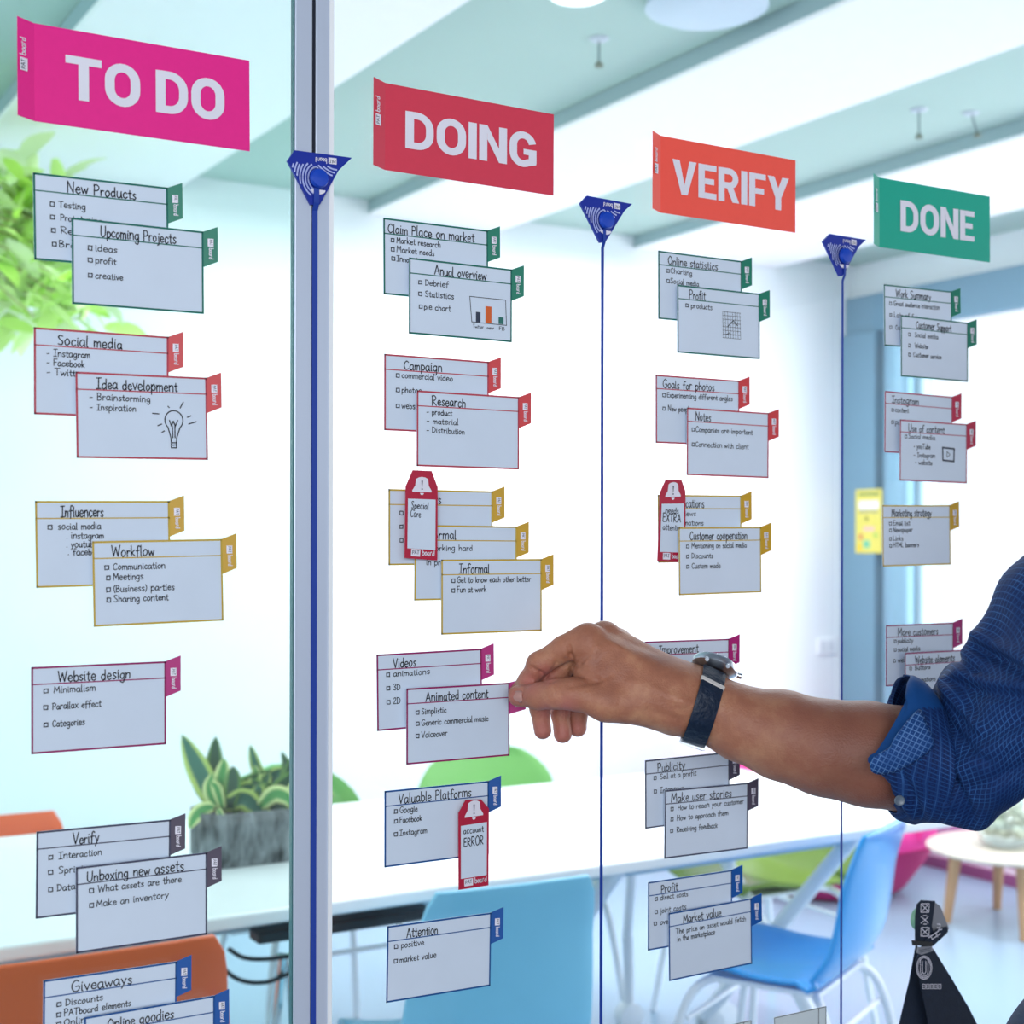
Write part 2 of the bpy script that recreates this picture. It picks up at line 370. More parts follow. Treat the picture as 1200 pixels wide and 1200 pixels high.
def card(tl, tr, color, title, items=(), off=0.0015, label=None, tab=True, draw=None, tab_out=0.003, h=CARD_H, w=None, header=True, seed=None, group='task cards stuck on the glass'):
    a, b, x, y, z = frame_on_glass(tl, tr, off)
    w = w or CARD_W; mid = (a+b)/2; o0 = mid - x*(w/2)               # top-left corner
    rnd = random.Random(seed if seed is not None else hash_(str(title)+color))
    def P(u, v, d=0): return o0 + x*(u*w) - y*(v*h) + z*d             # u right, v down, both 0..1
    label = label or "%s-framed white task card headed '%s' stuck on the glass" % (WORD[color], title[0] if title else '')
    t = thing('task_card', label, 'card', P(0.5, 1, 0), group)
    th = 0.0006
    g = G(); g.add([P(0,0,-th), P(1,0,-th), P(1,1,-th), P(0,1,-th), P(0,0), P(1,0), P(1,1), P(0,1)], [(0,1,2,3),(4,7,6,5),(0,4,5,1),(1,5,6,2),(2,6,7,3),(3,7,4,0)])
    g.build('sheet', M_sheet if color != 'black' else M_sheet2, t)
    mb = mat('border_'+color, BC[color], 0.45); mt = mat('tab_'+color, CC[color], 0.42, noise=0.02)
    bw = (0.0145 if color != 'black' else 0.012); bh = bw*w/h; g = G(); e = .00012
    for (u0, v0, u1, v1) in ((0,0,1,bh),(0,1-bh,1,1),(0,0,bw,1),(1-bw,0,1,1)):
        g.add([P(u0,v0,e), P(u0,v1,e), P(u1,v1,e), P(u1,v0,e)], [(0,1,2,3)])
    if header and color != 'black':
        g.add([P(0,.195,e), P(0,.209,e), P(1,.209,e), P(1,.195,e)], [(0,1,2,3)])
    if color == 'black': g.add([P(.845,0,e), P(.845,1,e), P(.857,1,e), P(.857,0,e)], [(0,1,2,3)])
    g.build('border', mb, t)
    if tab:
        q = [P(1,0,0), P(1,.43,0), P(1.105,.36,tab_out), P(1.105,-.065,tab_out)]
        qb = [p - z*th for p in q]
        tb = mesh('tab', q+qb, [(0,1,2,3),(7,6,5,4),(0,4,5,1),(1,5,6,2),(2,6,7,3),(3,7,4,0)], mt, t)
        ux = (q[1]-q[0]).normalized(); uy = (q[3]-q[0])+ux*(.0)*h; uy = x
        nz = (q[3]-q[0]).cross(q[1]-q[0]).normalized(); nz = nz if nz.y < 0 else -nz
        pl = lambda u, v: q[0]+(q[3]-q[0])*u+(q[1]-q[0])*v + nz*.0002
        xx = (pl(.5, .8)-pl(.5, .2)).normalized(); yy = (pl(1, .5)-pl(0, .5)); yy = (yy - xx*yy.dot(xx)).normalized()
        logo_mark('logo', tb, pl(.30, .24), xx, yy, nz, .0030)
    # writing
    g = G()
    def write(text, x0, x1, ybase, cap, pw):
        ss, wd = strokes(text, rnd); kx = (x1-x0)*w/wd; ky = cap*h/7
        for st in ss:
            ribbon(g, [Vector((x0*w+p.x*kx, -ybase*h+p.y*ky, 0)) for p in st], pw*h)
    if title: 
        tt, x0, x1 = title if isinstance(title, tuple) else (title, .2, .6)
        write(tt, x0, x1, .185, .122, .0135)
    for it in items:
        text, x0, x1, yb = it[:4]; bul = it[4] if len(it) > 4 else None
        write(text, x0, x1, yb, .078, .0102)
        if bul is not None:
            bx = bul*w; by = -yb*h+.005*h; s = .045*h
            for p0, p1 in (((0,0),(s,0)),((s,0),(s,s)),((s,s),(0,s)),((0,s),(0,0))):
                ribbon(g, [Vector((bx+p0[0]+rnd.uniform(-.1,.1)*s, by+p0[1], 0)), Vector((bx+p1[0], by+p1[1]+rnd.uniform(-.1,.1)*s, 0))], .012*h)
    if g.V:
        V = [o0 + x*v[0] + y*v[1] + z*.0002 for v in g.V]
        mesh('handwriting', V, g.F, M_ink, t)
    if draw: draw(t, P, x, y, z, w, h)
    return t
def hash_(s):
    s = str(s); v = 7
    for ch in s: v = (v*31+ord(ch)) % 100003
    return v
def line_draw(t, P, lines, pw, m, name='drawing', d=.00022):
    g = G()
    for pts in lines:
        pts = [P(u, v, d) for u, v in pts]
        for a, b in zip(pts[:-1], pts[1:]):
            dd = (b-a)
            if dd.length < 1e-7: continue
            dd.normalize(); n = dd.cross(Vector((0, -1, 0)))*pw/2
            g.add([a-n-dd*pw*.3, b-n+dd*pw*.3, b+n+dd*pw*.3, a+n-dd*pw*.3], [(0, 1, 2, 3)])
    return g.build(name, m, t)
def d_bulb(t, P, x, y, z, w, h):
    c = (.735, .53); L = []
    arc = [(c[0]+.07*math.sin(a), c[1]-.115*math.cos(a)) for a in np.linspace(-2.4, 2.4, 22)]
    L.append(arc); L.append([arc[0], (.71, .74), (.712, .80)]); L.append([arc[-1], (.755, .74), (.752, .80)])
    L.append([(.712, .80), (.752, .80), (.752, .86), (.712, .86), (.712, .80)]); L.append([(.715, .83), (.75, .825)])
    L.append([(.70, .53), (.715, .60), (.73, .54), (.745, .60), (.765, .53)]); L.append([(.722, .6), (.725, .74)]); L.append([(.742, .6), (.742, .74)])
    for p in ([(.785, .38), (.81, .31)], [(.84, .49), (.87, .47)], [(.85, .57), (.91, .54)], [(.62, .46), (.57, .455)], [(.64, .58), (.61, .6)], [(.70, .38), (.69, .365)], [(.66, .66), (.64, .68)]): L.append(p)
    line_draw(t, P, L, .0009, M_ink)
def d_chart(t, P, x, y, z, w, h):
    line_draw(t, P, [[(.58, .43), (.60, .77), (.945, .775)], [(.945, .775), (.935, .43), (.58, .43)]], .0006, M_ink)
    def bar(u0, u1, v0, m):
        g = G(); g.add([P(u0, v0, .0002), P(u0, .765, .0002), P(u1, .765, .0002), P(u1, v0, .0002)], [(0, 1, 2, 3)]); g.build('bar', m, t)
    bar(.64, .685, .63, M_dk); bar(.735, .795, .54, M_or); bar(.865, .915, .67, M_gn)
    g = G(); rnd = random.Random(5)
    for txt, u0, u1 in (('Twitter', .61, .72), ('new', .75, .82), ('FB', .87, .93)):
        ss, wd = strokes(txt, rnd); k = (u1-u0)*w/wd
        for st in ss:
            for a, b in zip(st[:-1], st[1:]):
                d = b-a
                if d.length < 1e-6: continue
                d.normalize(); n = Vector((-d.y, d.x, 0))*.45
                g.add([P(u0, .85, .0002)+x*q.x*k+y*q.y*.00045 for q in (a-n, b-n, b+n, a+n)], [(0, 1, 2, 3)])
    g.build('caption', M_ink, t)
def d_grid(t, P, x, y, z, w, h):
    L = [[(u, .33), (u+.01, .72)] for u in np.linspace(.54, .75, 8)]+[[(.54, v), (.76, v)] for v in np.linspace(.33, .72, 8)]
    line_draw(t, P, L, .0004, M_ink)
    line_draw(t, P, [[(.6, .55), (.67, .45), (.72, .52)], [(.58, .68), (.62, .64)]], .0009, M_ink, 'plot_line')
def d_play(t, P, x, y, z, w, h):
    line_draw(t, P, [[(.63, .42), (.805, .43), (.80, .64), (.635, .63), (.63, .42)]], .0019, M_dk)
    line_draw(t, P, [[(.69, .48), (.74, .53), (.695, .58), (.69, .48)]], .0007, M_ink, 'play_mark')

L1, L2, L3 = 0.0015, 0.0065, 0.0105
# --- column TO DO
card((39.2,202),(196,219.8),'green',('New Products',.24,.76),[('Testing',.18,.38,.37,.12),('Prototyping',.19,.5,.52,.12),('Retail',.19,.4,.67,.125),('Brand',.175,.4,.83,.13)],L1,"green-framed card headed 'New Products', uppermost card under the pink sign")
card((84,254.8),(238,271.3),'green',('Upcoming Projects',.21,.79),[('ideas',.17,.34,.36,.12),('profit',.17,.33,.50,.12),('creative',.17,.38,.68,.12)],L2,"green-framed card headed 'Upcoming Projects' overlapping the New Products card")
card((40.3,383.3),(196.7,394.5),'red',('Social media',.17,.65),[('- Instagram',.09,.41,.32),('- Facebook',.09,.37,.43),('- Twitter',.09,.36,.54)],L1,"red-framed card headed 'Social media' in the leftmost column")
card((89.3,435.5),(241.5,442.5),'red',('Idea development',.15,.77),[('- Brainstorming',.10,.56,.32),('- Inspiration',.10,.45,.44)],L2,"red-framed card headed 'Idea development' with a drawn light bulb",draw=d_bulb)
card((41,587),(198.5,587),'yellow',('Influencers',.18,.5),[('social media',.16,.48,.33,.09),('. instagram',.22,.5,.44),('. youtube',.22,.45,.54),('. facebook',.23,.49,.63)],L1)
card((108.5,634.3),(259.7,631.5),'yellow',('Workflow',.14,.47),[('Communication',.15,.55,.34,.09),('Meetings',.15,.38,.46,.1),('(Business) parties',.15,.62,.6,.1),('Sharing content',.15,.57,.72,.1)],L2)
card((36.8,781.8),(194.3,774.8),'magenta',('Website design',.19,.73),[('Minimalism',.16,.47,.31,.09),('Parallax effect',.15,.51,.5,.09),('Categories',.15,.39,.7,.09)],L1)
card((43.4,974.6),(199.5,960.3),'dark',('Verify',.26,.46),[('Interaction',.16,.48,.34,.09),('Sprints',.16,.38,.51,.09),('Database',.15,.42,.71,.09)],L1)
card((90.3,1016.3),(241.5,998.8),'dark',('Unboxing new assets',.08,.82),[('What assets are there',.16,.8,.32,.1),('Make an inventory',.15,.7,.49,.1)],L2)
card((51,1148.9),(207.2,1126.5),'blue',('Giveaways',.2,.66),[('Discounts',.16,.44,.33,.1),('PATboard elements',.15,.65,.45,.1),('Online',.15,.35,.56,.1)],L1)
card((100.5,1192),(250,1166.8),'blue',('Online goodies',.17,.68),[('Stickers',.16,.4,.33,.1)],L2)
# --- column DOING
card((448.8,255),(572,270),'green',('Claim Place on market',.04,.87),[('Market research',.12,.54,.31,.07),('Market needs',.12,.48,.43,.07),('Innovation',.12,.4,.55,.075)],L1)
card((480.5,301.8),(598.8,315.5),'green',('Anual overview',.24,.75),[('Debrief',.15,.38,.34,.09),('Statistics',.15,.43,.49,.09),('pie chart',.14,.4,.66,.095)],L2,"green-framed card headed 'Anual overview' with a drawn bar chart",draw=d_chart)
card((450,414.5),(573,423.8),'red',('Campaign',.18,.55),[('commercial video',.16,.65,.3,.11),('photos',.16,.35,.49,.11),('website',.16,.36,.7,.11)],L1)
card((489.5,457.5),(607.5,465),'red',('Research',.14,.47),[('- product',.09,.34,.31),('- material',.09,.4,.43),('- Distribution',.09,.46,.55)],L2)
card((455,573),(577.5,575.5),'yellow',('Events',.27,.5),[('Fairs',.16,.3,.34,.105),('Shows',.16,.3,.52,.105),('Visits',.16,.3,.7,.105)],L1,"yellow-framed card mostly hidden behind the Special Care tag")
card((486.3,615),(605.5,616.8),'yellow',('Formal',.13,.4),[('working hard',.15,.56,.34,.05),('in process',.11,.4,.53)],.004,"middle yellow-framed card of three, between the Special Care tag and the Informal card")
card((518.3,655.8),(633.8,655),'yellow',('Informal',.17,.47),[('Get to know each other better',.15,.89,.31,.1),('Fun at work',.15,.44,.44,.1)],.0075)
card((441,767),(564.5,760),'magenta',('Videos',.15,.37),[('animations',.15,.5,.3,.09),('3D',.15,.22,.48,.09),('2D',.15,.22,.66,.09)],L1)
pulled = card((478,806.8),(595.5,800),'magenta',('Animated content',.18,.79),[('Simplistic',.14,.38,.35,.09),('Generic commercial music',.14,.79,.5,.09),('Voiceover',.14,.39,.66,.09)],.0075,"magenta-framed card headed 'Animated content' whose tab is pinched between finger and thumb",tab_out=.010)
card((450.5,927),(573,915),'blue',('Valuable Platforms',.13,.83),[('Google',.14,.31,.31,.09),('Facebook',.14,.35,.44,.09),('Instagram',.14,.4,.61,.09)],L1)
card((453.8,1085.5),(575.8,1069.3),'blue',('Attention',.18,.48),[('positive',.13,.35,.31,.07),('market value',.12,.47,.5,.07)],L1)
# --- column VERIFY
card((771,293.6),(869.4,306),'green',('Online statistics',.11,.71),[('Charting',.14,.4,.31,.1),('Social media',.14,.48,.46,.1)],L1)
card((794.7,333.7),(889,344),'green',('Profit',.14,.34),[('products',.16,.42,.32,.1)],L2,"green-framed card headed 'Profit' with a small drawn grid",draw=d_grid)
card((768.3,439),(866.4,446),'red',('Goals for photos',.08,.7),[('Experimenting different angles',.13,.92,.32,.08),('New people',.14,.42,.52,.08)],L1)
card((806.2,477.6),(899.8,483.9),'red',('Notes',.1,.29),[('Companies are important',.1,.8,.35,.06),('Connection with client',.1,.75,.57,.06)],L2)
card((770.4,579.7),(869,580.7),'yellow',('Locations',.25,.55),[('Reviews',.2,.45,.31),('Animations',.2,.54,.45)],L1,"yellow-framed card partly hidden behind the tag reading 'needs EXTRA attention'")
card((796.9,618),(890,617.4),'yellow',('Customer cooperation',.13,.83),[('Mentioning on social media',.15,.82,.31,.09),('Discounts',.15,.41,.46,.09),('Custom made',.15,.5,.61,.09)],.0085)
card((755.9,751.7),(854.5,748.5),'magenta',('Improvement',.16,.63),[('Website',.17,.36,.33),('Update',.6,.8,.6)],L1)
card((756.3,891),(854.3,881),'dark',('Publicity',.14,.47),[('Sell at a profit',.17,.6,.3,.1),('Interviews',.17,.45,.5,.1)],L1)
card((782.3,926),(874,917.4),'dark',('Make user stories',.07,.8),[('How to reach your customer',.15,.95,.31,.07),('How to approach them',.14,.76,.46,.07),('Receiving feedback',.14,.63,.63,.07)],L2)
card((759.6,1033.8),(857.7,1019.3),'blue',('Profit',.15,.35),[('direct costs',.14,.47,.29,.08),('joint costs',.14,.45,.48,.08),('overhead',.14,.4,.65,.07)],L1,"blue-framed card headed 'Profit', partly behind the Market value card")
card((785.2,1069.8),(878.8,1052.8),'blue',('Market value',.17,.63),[('The price an asset would fetch',.08,.93,.33),('in the marketplace',.1,.55,.44)],L2)
# --- column DONE
card((1035,333),(1115.6,341.6),'green',('Work Summary',.17,.69),[('Great audience interaction',.14,.82,.33,.08),('Lots of fun',.14,.5,.52,.08),('Custom',.16,.35,.72,.08)],L1)
card((1057.6,369.6),(1132.4,378),'green',('Customer Support',.22,.75),[('Social media',.2,.55,.33,.11),('Website',.2,.4,.51,.11),('Customer service',.18,.6,.66,.11)],L2)
card((1036.4,458),(1116.6,465),'crimson',('Instagram',.1,.5),[('content',.15,.35,.33,.1),('posts',.15,.32,.53,.1)],L1,"crimson-framed card partly behind the Use of content card")
card((1056.4,491.6),(1131.6,497),'crimson',('Use of content',.12,.66),[('Social media',.12,.52,.3,.07),('- YouTube'.replace('Y', 'y'),.2,.45,.46),('- Instagram',.2,.52,.6),('- website',.22,.48,.72)],L2,"crimson-framed card headed 'Use of content' with a drawn play button",draw=d_play)
card((1033.6,592),(1113.6,592),'yellow',('Marketing strategy',.13,.72),[('Email list',.15,.4,.33,.1),('Newspaper',.15,.44,.44,.1),('Links',.15,.3,.58,.1),('HTML banners',.15,.53,.69,.1)],L1)
card((1038,732.6),(1117.4,729.6),'magenta',('More customers',.17,.77),[('publicity',.17,.4,.3,.12),('social media',.17,.5,.44,.12),('website',.17,.4,.62,.11)],L1)
card((1061.6,765),(1137,761),'magenta',('Website elements',.15,.75),[('Buttons',.15,.38,.29,.07),('Animations',.14,.46,.49,.07)],L2)
card((907,1192.5),(968.5,1179),'black','',[],L1,"small blank card with a thin black outline at the bottom under the Market value card",tab=False,w=.071,h=.045,seed=1)
card((822,1208),(878,1196),'black','',[],L1,"corner of a blank black-outlined card at the very bottom edge",tab=False,w=.066,h=.045,seed=2)

# ------------------------------------------------------------------ red attention tags
M_tag = mat('tag_crimson', '#b81f3f', 0.42, noise=0.02)
def tag(bl, br, tr, s2, s1, tl, off, text, label):
    A, Bq, C, D, E, Fq = [at_glass(*p, off) for p in (bl, br, tr, s2, s1, tl)]
    th = .0006; z = Vector((0, -1, 0)); P6 = [A, Bq, C, D, E, Fq]
    x = (C-Fq).normalized(); y = Vector((0, 0, 1)); wd = (C-Fq).length
    # regularise: straight sides, foot curled slightly outwards
    n = len(P6)
    t = thing('alert_tag', label, 'tag', (A+Bq)/2, 'crimson alert tags clipped over cards')
    V = P6+[p-z*th for p in P6]
    mesh('tag_body', V, [tuple(range(n)), tuple(range(2*n-1, n-1, -1))]+[(i, i+n, (i+1) % n+n, (i+1) % n) for i in range(n)], M_tag, t)
    H = ((C-Bq).length+(Fq-A).length)/2
    def Q(u, v, d=.0003):                       # u 0..1 across, v 0..1 from shoulder corner down to the foot
        top = Fq+(C-Fq)*u; bot = A+(Bq-A)*u
        return top+(bot-top)*v+z*d
    G().add([Q(.07, .17), Q(.07, .86), Q(.93, .86), Q(.93, .17)], [(0, 1, 2, 3)]).build('writing_field', M_sheet, t)
    # bell
    g = G(); c = [(.0, -.03), (.10, .0), (.19, .10), (.21, .5), (.30, .78), (.30, .88), (-.30, .88), (-.30, .78), (-.21, .5), (-.19, .10), (-.10, .0)]
    u0, v0 = .5, -.13
    g.add([Q(u0+a, v0+b*.23) for a, b in c], [tuple(range(len(c)))])
    k = [(math.cos(a)*.06, math.sin(a)*.05) for a in np.linspace(0, math.pi, 8)]
    g.add([Q(u0+a, v0+.215+b*.6) for a, b in k], [tuple(range(8))])
    g.build('bell', M_logo, t)
    g = G()
    g.add([Q(.475, -.085, .0005), Q(.49, .0, .0005), Q(.51, .0, .0005), Q(.525, -.085, .0005)], [(0, 1, 2, 3)])
    g.add([Q(.48, .022, .0005), Q(.48, .042, .0005), Q(.52, .042, .0005), Q(.52, .022, .0005)], [(0, 1, 2, 3)])
    g.build('exclamation_mark', M_dk, t)
    xx = (Bq-A).normalized(); yy = xx.cross(z)*-1
    if yy.z < 0: yy = -yy
    logo_mark('logo', t, Q(.18, .965, .0004), xx, yy, z, .0042)
    g = G(); rnd = random.Random(9)
    for i, (txt, u0, u1, vb, cap) in enumerate(text):
        ss, wdt = strokes(txt, rnd); kk = (u1-u0)*wd/wdt
        for st in ss:
            for a, b in zip(st[:-1], st[1:]):
                d = b-a
                if d.length < 1e-6: continue
                d.normalize(); nn = Vector((-d.y, d.x, 0))*.45
                g.add([Q(u0, vb, .0005)+xx*(q.x*kk)+yy*(q.y*cap/7) for q in (a-nn, b-nn, b+nn, a+nn)], [(0, 1, 2, 3)])
    g.build('handwriting', M_ink, t)
tag((474.3,654),(512.5,656.8),(513,571),(506,552),(483.8,551),(475.5,570),.0095,[('Special',.16,.72,.30,.0062),('Care',.14,.48,.42,.0062)],"crimson tag with white bell reading 'Special Care' over yellow cards")
tag((537.5,1043),(572.5,1037.5),(573,947.5),(563.8,936.8),(545.8,937.5),(537.3,953),.0075,[('account',.15,.83,.28,.0055),('ERROR',.16,.82,.45,.0078)],"crimson tag with white bell reading 'Account ERROR' over the Valuable Platforms card")
tag((770.4,658),(803,659.5),(803.4,575.8),(798.6,562.3),(780.2,562.3),(773.7,576.8),.0045,[('needs',.22,.75,.30,.006),('EXTRA',.12,.85,.42,.0078),('attention',.14,.95,.54,.006)],"crimson tag with white bell reading 'needs EXTRA attention' behind the Customer cooperation card")

# ------------------------------------------------------------------ column signs with bold letters
def thick(pts, w, closed=False):
    """mitred band following a centre line -> list of quads"""
    n = len(pts); out = []; L = []; R = []
    P = [Vector((p[0], p[1])) for p in pts]
    for i in range(n):
        if closed: a, b, c = P[i-1], P[i], P[(i+1) % n]
        else: a, b, c = P[max(i-1, 0)], P[i], P[min(i+1, n-1)]
        d1 = (b-a).normalized() if (b-a).length > 1e-9 else None; d2 = (c-b).normalized() if (c-b).length > 1e-9 else None
        d1 = d1 or d2; d2 = d2 or d1
        m = (Vector((-d1.y, d1.x))+Vector((-d2.y, d2.x))).normalized(); k = w/2/max(.4, m.dot(Vector((-d1.y, d1.x))))
        L.append(b+m*k); R.append(b-m*k)
    rng = range(n if closed else n-1)
    for i in rng: j = (i+1) % n; out.append([L[i], L[j], R[j], R[i]])
    return out
S = 2.05
def arcp(cx, cy, rx, ry, a0, a1, n=10): return [(cx+rx*math.cos(math.radians(a)), cy+ry*math.sin(math.radians(a))) for a in np.linspace(a0, a1, n)]
def glyph(ch):
    h = 10; q = []
    gid = [0]
    def poly(*p): gid[0] += 1; q.append((gid[0], [Vector(a) for a in p]))
    def band(b): gid[0] += 1; q.extend([(gid[0], x) for x in b])
    def rect(x0, y0, x1, y1): poly((x0, y0), (x1, y0), (x1, y1), (x0, y1))
    if ch == 'T': rect(0, h-1.8, 7.2, h); rect(2.55, 0, 4.65, h-1.8); w = 7.2
    elif ch == 'O':
        w = 7.3; e = S/2; r = (w-2*e)/2
        pts = arcp(w/2, h-e*.95-r*1.15, r, r*1.15, 0, 180, 14)+arcp(w/2, e*.95+r*1.15, r, r*1.15, 180, 360, 14)
        band(thick(pts, S*.97, True))
    elif ch == 'D':
        w = 6.9; e = S/2; rect(0, 0, S, h)
        r = 3.0
        pts = [(S*.5, h-e*.88)]+arcp(w-e-r, h-e*.88-r*1.1, r, r*1.1, 90, 0, 9)+arcp(w-e-r, e*.88+r*1.1, r, r*1.1, 0, -90, 9)+[(S*.5, e*.88)]
        band(thick(pts, S*.92))
    elif ch == 'I': w = S; rect(0, 0, S, h)
    elif ch == 'N': w = 7.1; rect(0, 0, S, h); rect(w-S, 0, w, h); poly((0, h), (S, h), (w, 0), (w-S, 0)) if False else poly((S*.55, h), (S+.02, h), (w-S*.55, 0), (w-S-.02, 0)); poly((S*.6, h), (S, h), (w-.6*S, 0), (w-S, 0)); poly((S, h), (S, h-3.9), (w-S, 0), (w-S, 3.9))
    elif ch == 'G':
        w = 7.1; e = S/2; r = (w-2*e)/2
        pts = arcp(w/2, h-e*.95-r*1.15, r, r*1.15, 12, 180, 14)+arcp(w/2, e*.95+r*1.15, r, r*1.15, 180, 300, 10)+[(w-e, 1.75), (w-e, 4.2)]
        band(thick(pts, S*.95)); rect(3.7, 3.55, w-e, 5.15); rect(w-S, 1.4, w, 5.15)
    elif ch == 'V': w = 7.6; poly((0, h), (2.25, h), (3.8, 2.9), (4.75, 0), (2.85, 0)); poly((w, h), (w-2.25, h), (3.8, 2.9), (2.85, 0), (4.75, 0))
    elif ch == 'E': w = 5.8; rect(0, 0, S, h); rect(S, 0, w, 1.75); rect(S, h-1.75, w, h); rect(S, 4.2, w-.75, 5.9)
    elif ch == 'F': w = 5.6; rect(0, 0, S, h); rect(S, h-1.75, w, h); rect(S, 3.9, w-.6, 5.6)
    elif ch == 'R':
        w = 6.9; rect(0, 0, S, h); e = S/2
        pts = [(S*.5, h-e*.85)]+arcp(3.6, h-e*.85-2.1, 2.05, 2.1, 90, -90, 11)+[(S*.5, h-e*.85-4.2)]
        band(thick(pts, S*.9)); poly((2.6, 4.6), (4.75, 4.6), (w, 0), (w-2.25, 0))
    elif ch == 'Y': w = 7.3; rect(w/2-S/2, 0, w/2+S/2, 4.0); poly((0, h), (2.3, h), (w/2+.4, 5.6), (w/2+S/2, 3.7), (w/2-S/2, 3.7)); poly((w, h), (w-2.3, h), (w/2-.4, 5.6), (w/2-S/2, 3.7), (w/2+S/2, 3.7))
    return w, q
def sign(word, col, pts, tx0, tx1, tcap, tmid, label):
    """pts: flap-top-left, fold-top, top-right, bottom-right, fold-bottom, flap-bottom-left in photo pixels"""
    FT, TR, BR, FB = [at_glass(*p, .003) for p in (pts[1], pts[2], pts[3], pts[4])]
    x = (((TR-FT)+(BR-FB))/2).normalized(); z = Vector((0, -1, 0)); y = z.cross(x).normalized()
    wd = ((TR-FT).length+(BR-FB).length)/2; hh = ((FT-FB).length+(TR-BR).length)/2
    c = (FT+TR+BR+FB)/4
    def P(u, v, d=0.0): return c + x*((u-.5)*wd) - y*((v-.5)*hh) + z*d
    t = thing('column_sign', label, 'sign', P(.5, 1), 'lettered signs heading the columns')
    m = mat('sign_'+word.replace(' ', '_').lower(), col, 0.38, noise=0.015, nscale=200)
    th = .0008
    fl = []
    fw0 = at_glass(*pts[0], .003); fwl = (fw0-FT)
    fx = -wd*.080; fy = hh*.016
    q = [P(0, 0), P(0, 1), P(1, 1), P(1, 0)]
    V = q+[p-z*th for p in q]
    box = [(0,1,2,3),(7,6,5,4),(0,4,5,1),(1,5,6,2),(2,6,7,3),(3,7,4,0)]
    mesh('plate', V, box, m, t)
    f = [P(0, 0)+x*fx+y*fy+z*.006, P(0, 1)+x*fx+y*fy+z*.006, P(0, 1), P(0, 0)]
    fp = mesh('flap', f+[p-z*th for p in f], box, m, t)
    xx = (f[0]-f[1]).normalized(); yy = -((f[3]-f[0]).normalized()); yy = (yy-xx*yy.dot(xx)).normalized()
    logo_mark('logo', fp, (f[0]*.62+f[3]*.38)*.47+(f[1]*.62+f[2]*.38)*.53+z*.0012-yy*.003, xx, yy, z, .0045 if wd > .16 else .0040)
    ws = [glyph(ch) for ch in word.replace(' ', '')]; sp = .62; gap = 2.6; tot = 0; xs = []
    k = 0
    for ch in word:
        if ch == ' ': tot += gap; continue
        if k: tot += sp
        xs.append(tot); tot += ws[k][0]; k += 1
    sx = (tx1-tx0)*wd/tot; sy = tcap*hh/10; g = G(); kz = 0
    for x0, (w_, qs) in zip(xs, ws):
        for kz, poly in qs:
            g.add([P(tx0, tmid+tcap/2, .0004+.00004*kz)+x*((x0+p.x)*sx)+y*(p.y*sy) for p in poly], [tuple(range(len(poly)))])
    g.build('lettering', M_logo, t)
def fr(px0, pxs, s): return None
sign('TO DO', '#f0238f', [(20.4,18),(40.5,27),(292.5,71.4),(292.5,177),(40,142),(20,133)], .135, .875, .45, .495, "magenta pink sign reading 'TO DO' at the top left of the glass")
sign('DOING', '#da3c54', [(434.3,88.3),(451.3,96.8),(649.3,134.5),(648.3,228.8),(451.3,199.3),(434.3,190)], .112, .89, .43, .495, "crimson red sign reading 'DOING' at the top of the second column")
sign('VERIFY', '#ff5a4b', [(760.7,152.3),(773.7,158.8),(932.5,188),(931.9,272.6),(774.8,249.2),(761,242.7)], .08, .945, .45, .50, "orange red sign reading 'VERIFY' at the top of the third column")
sign('DONE', '#00aa90', [(1020,201.6),(1031,208),(1160,230.4),(1160,307.4),(1030,289.6),(1020,284)], .18, .85, .45, .50, "teal green sign reading 'DONE' at the top right of the glass")

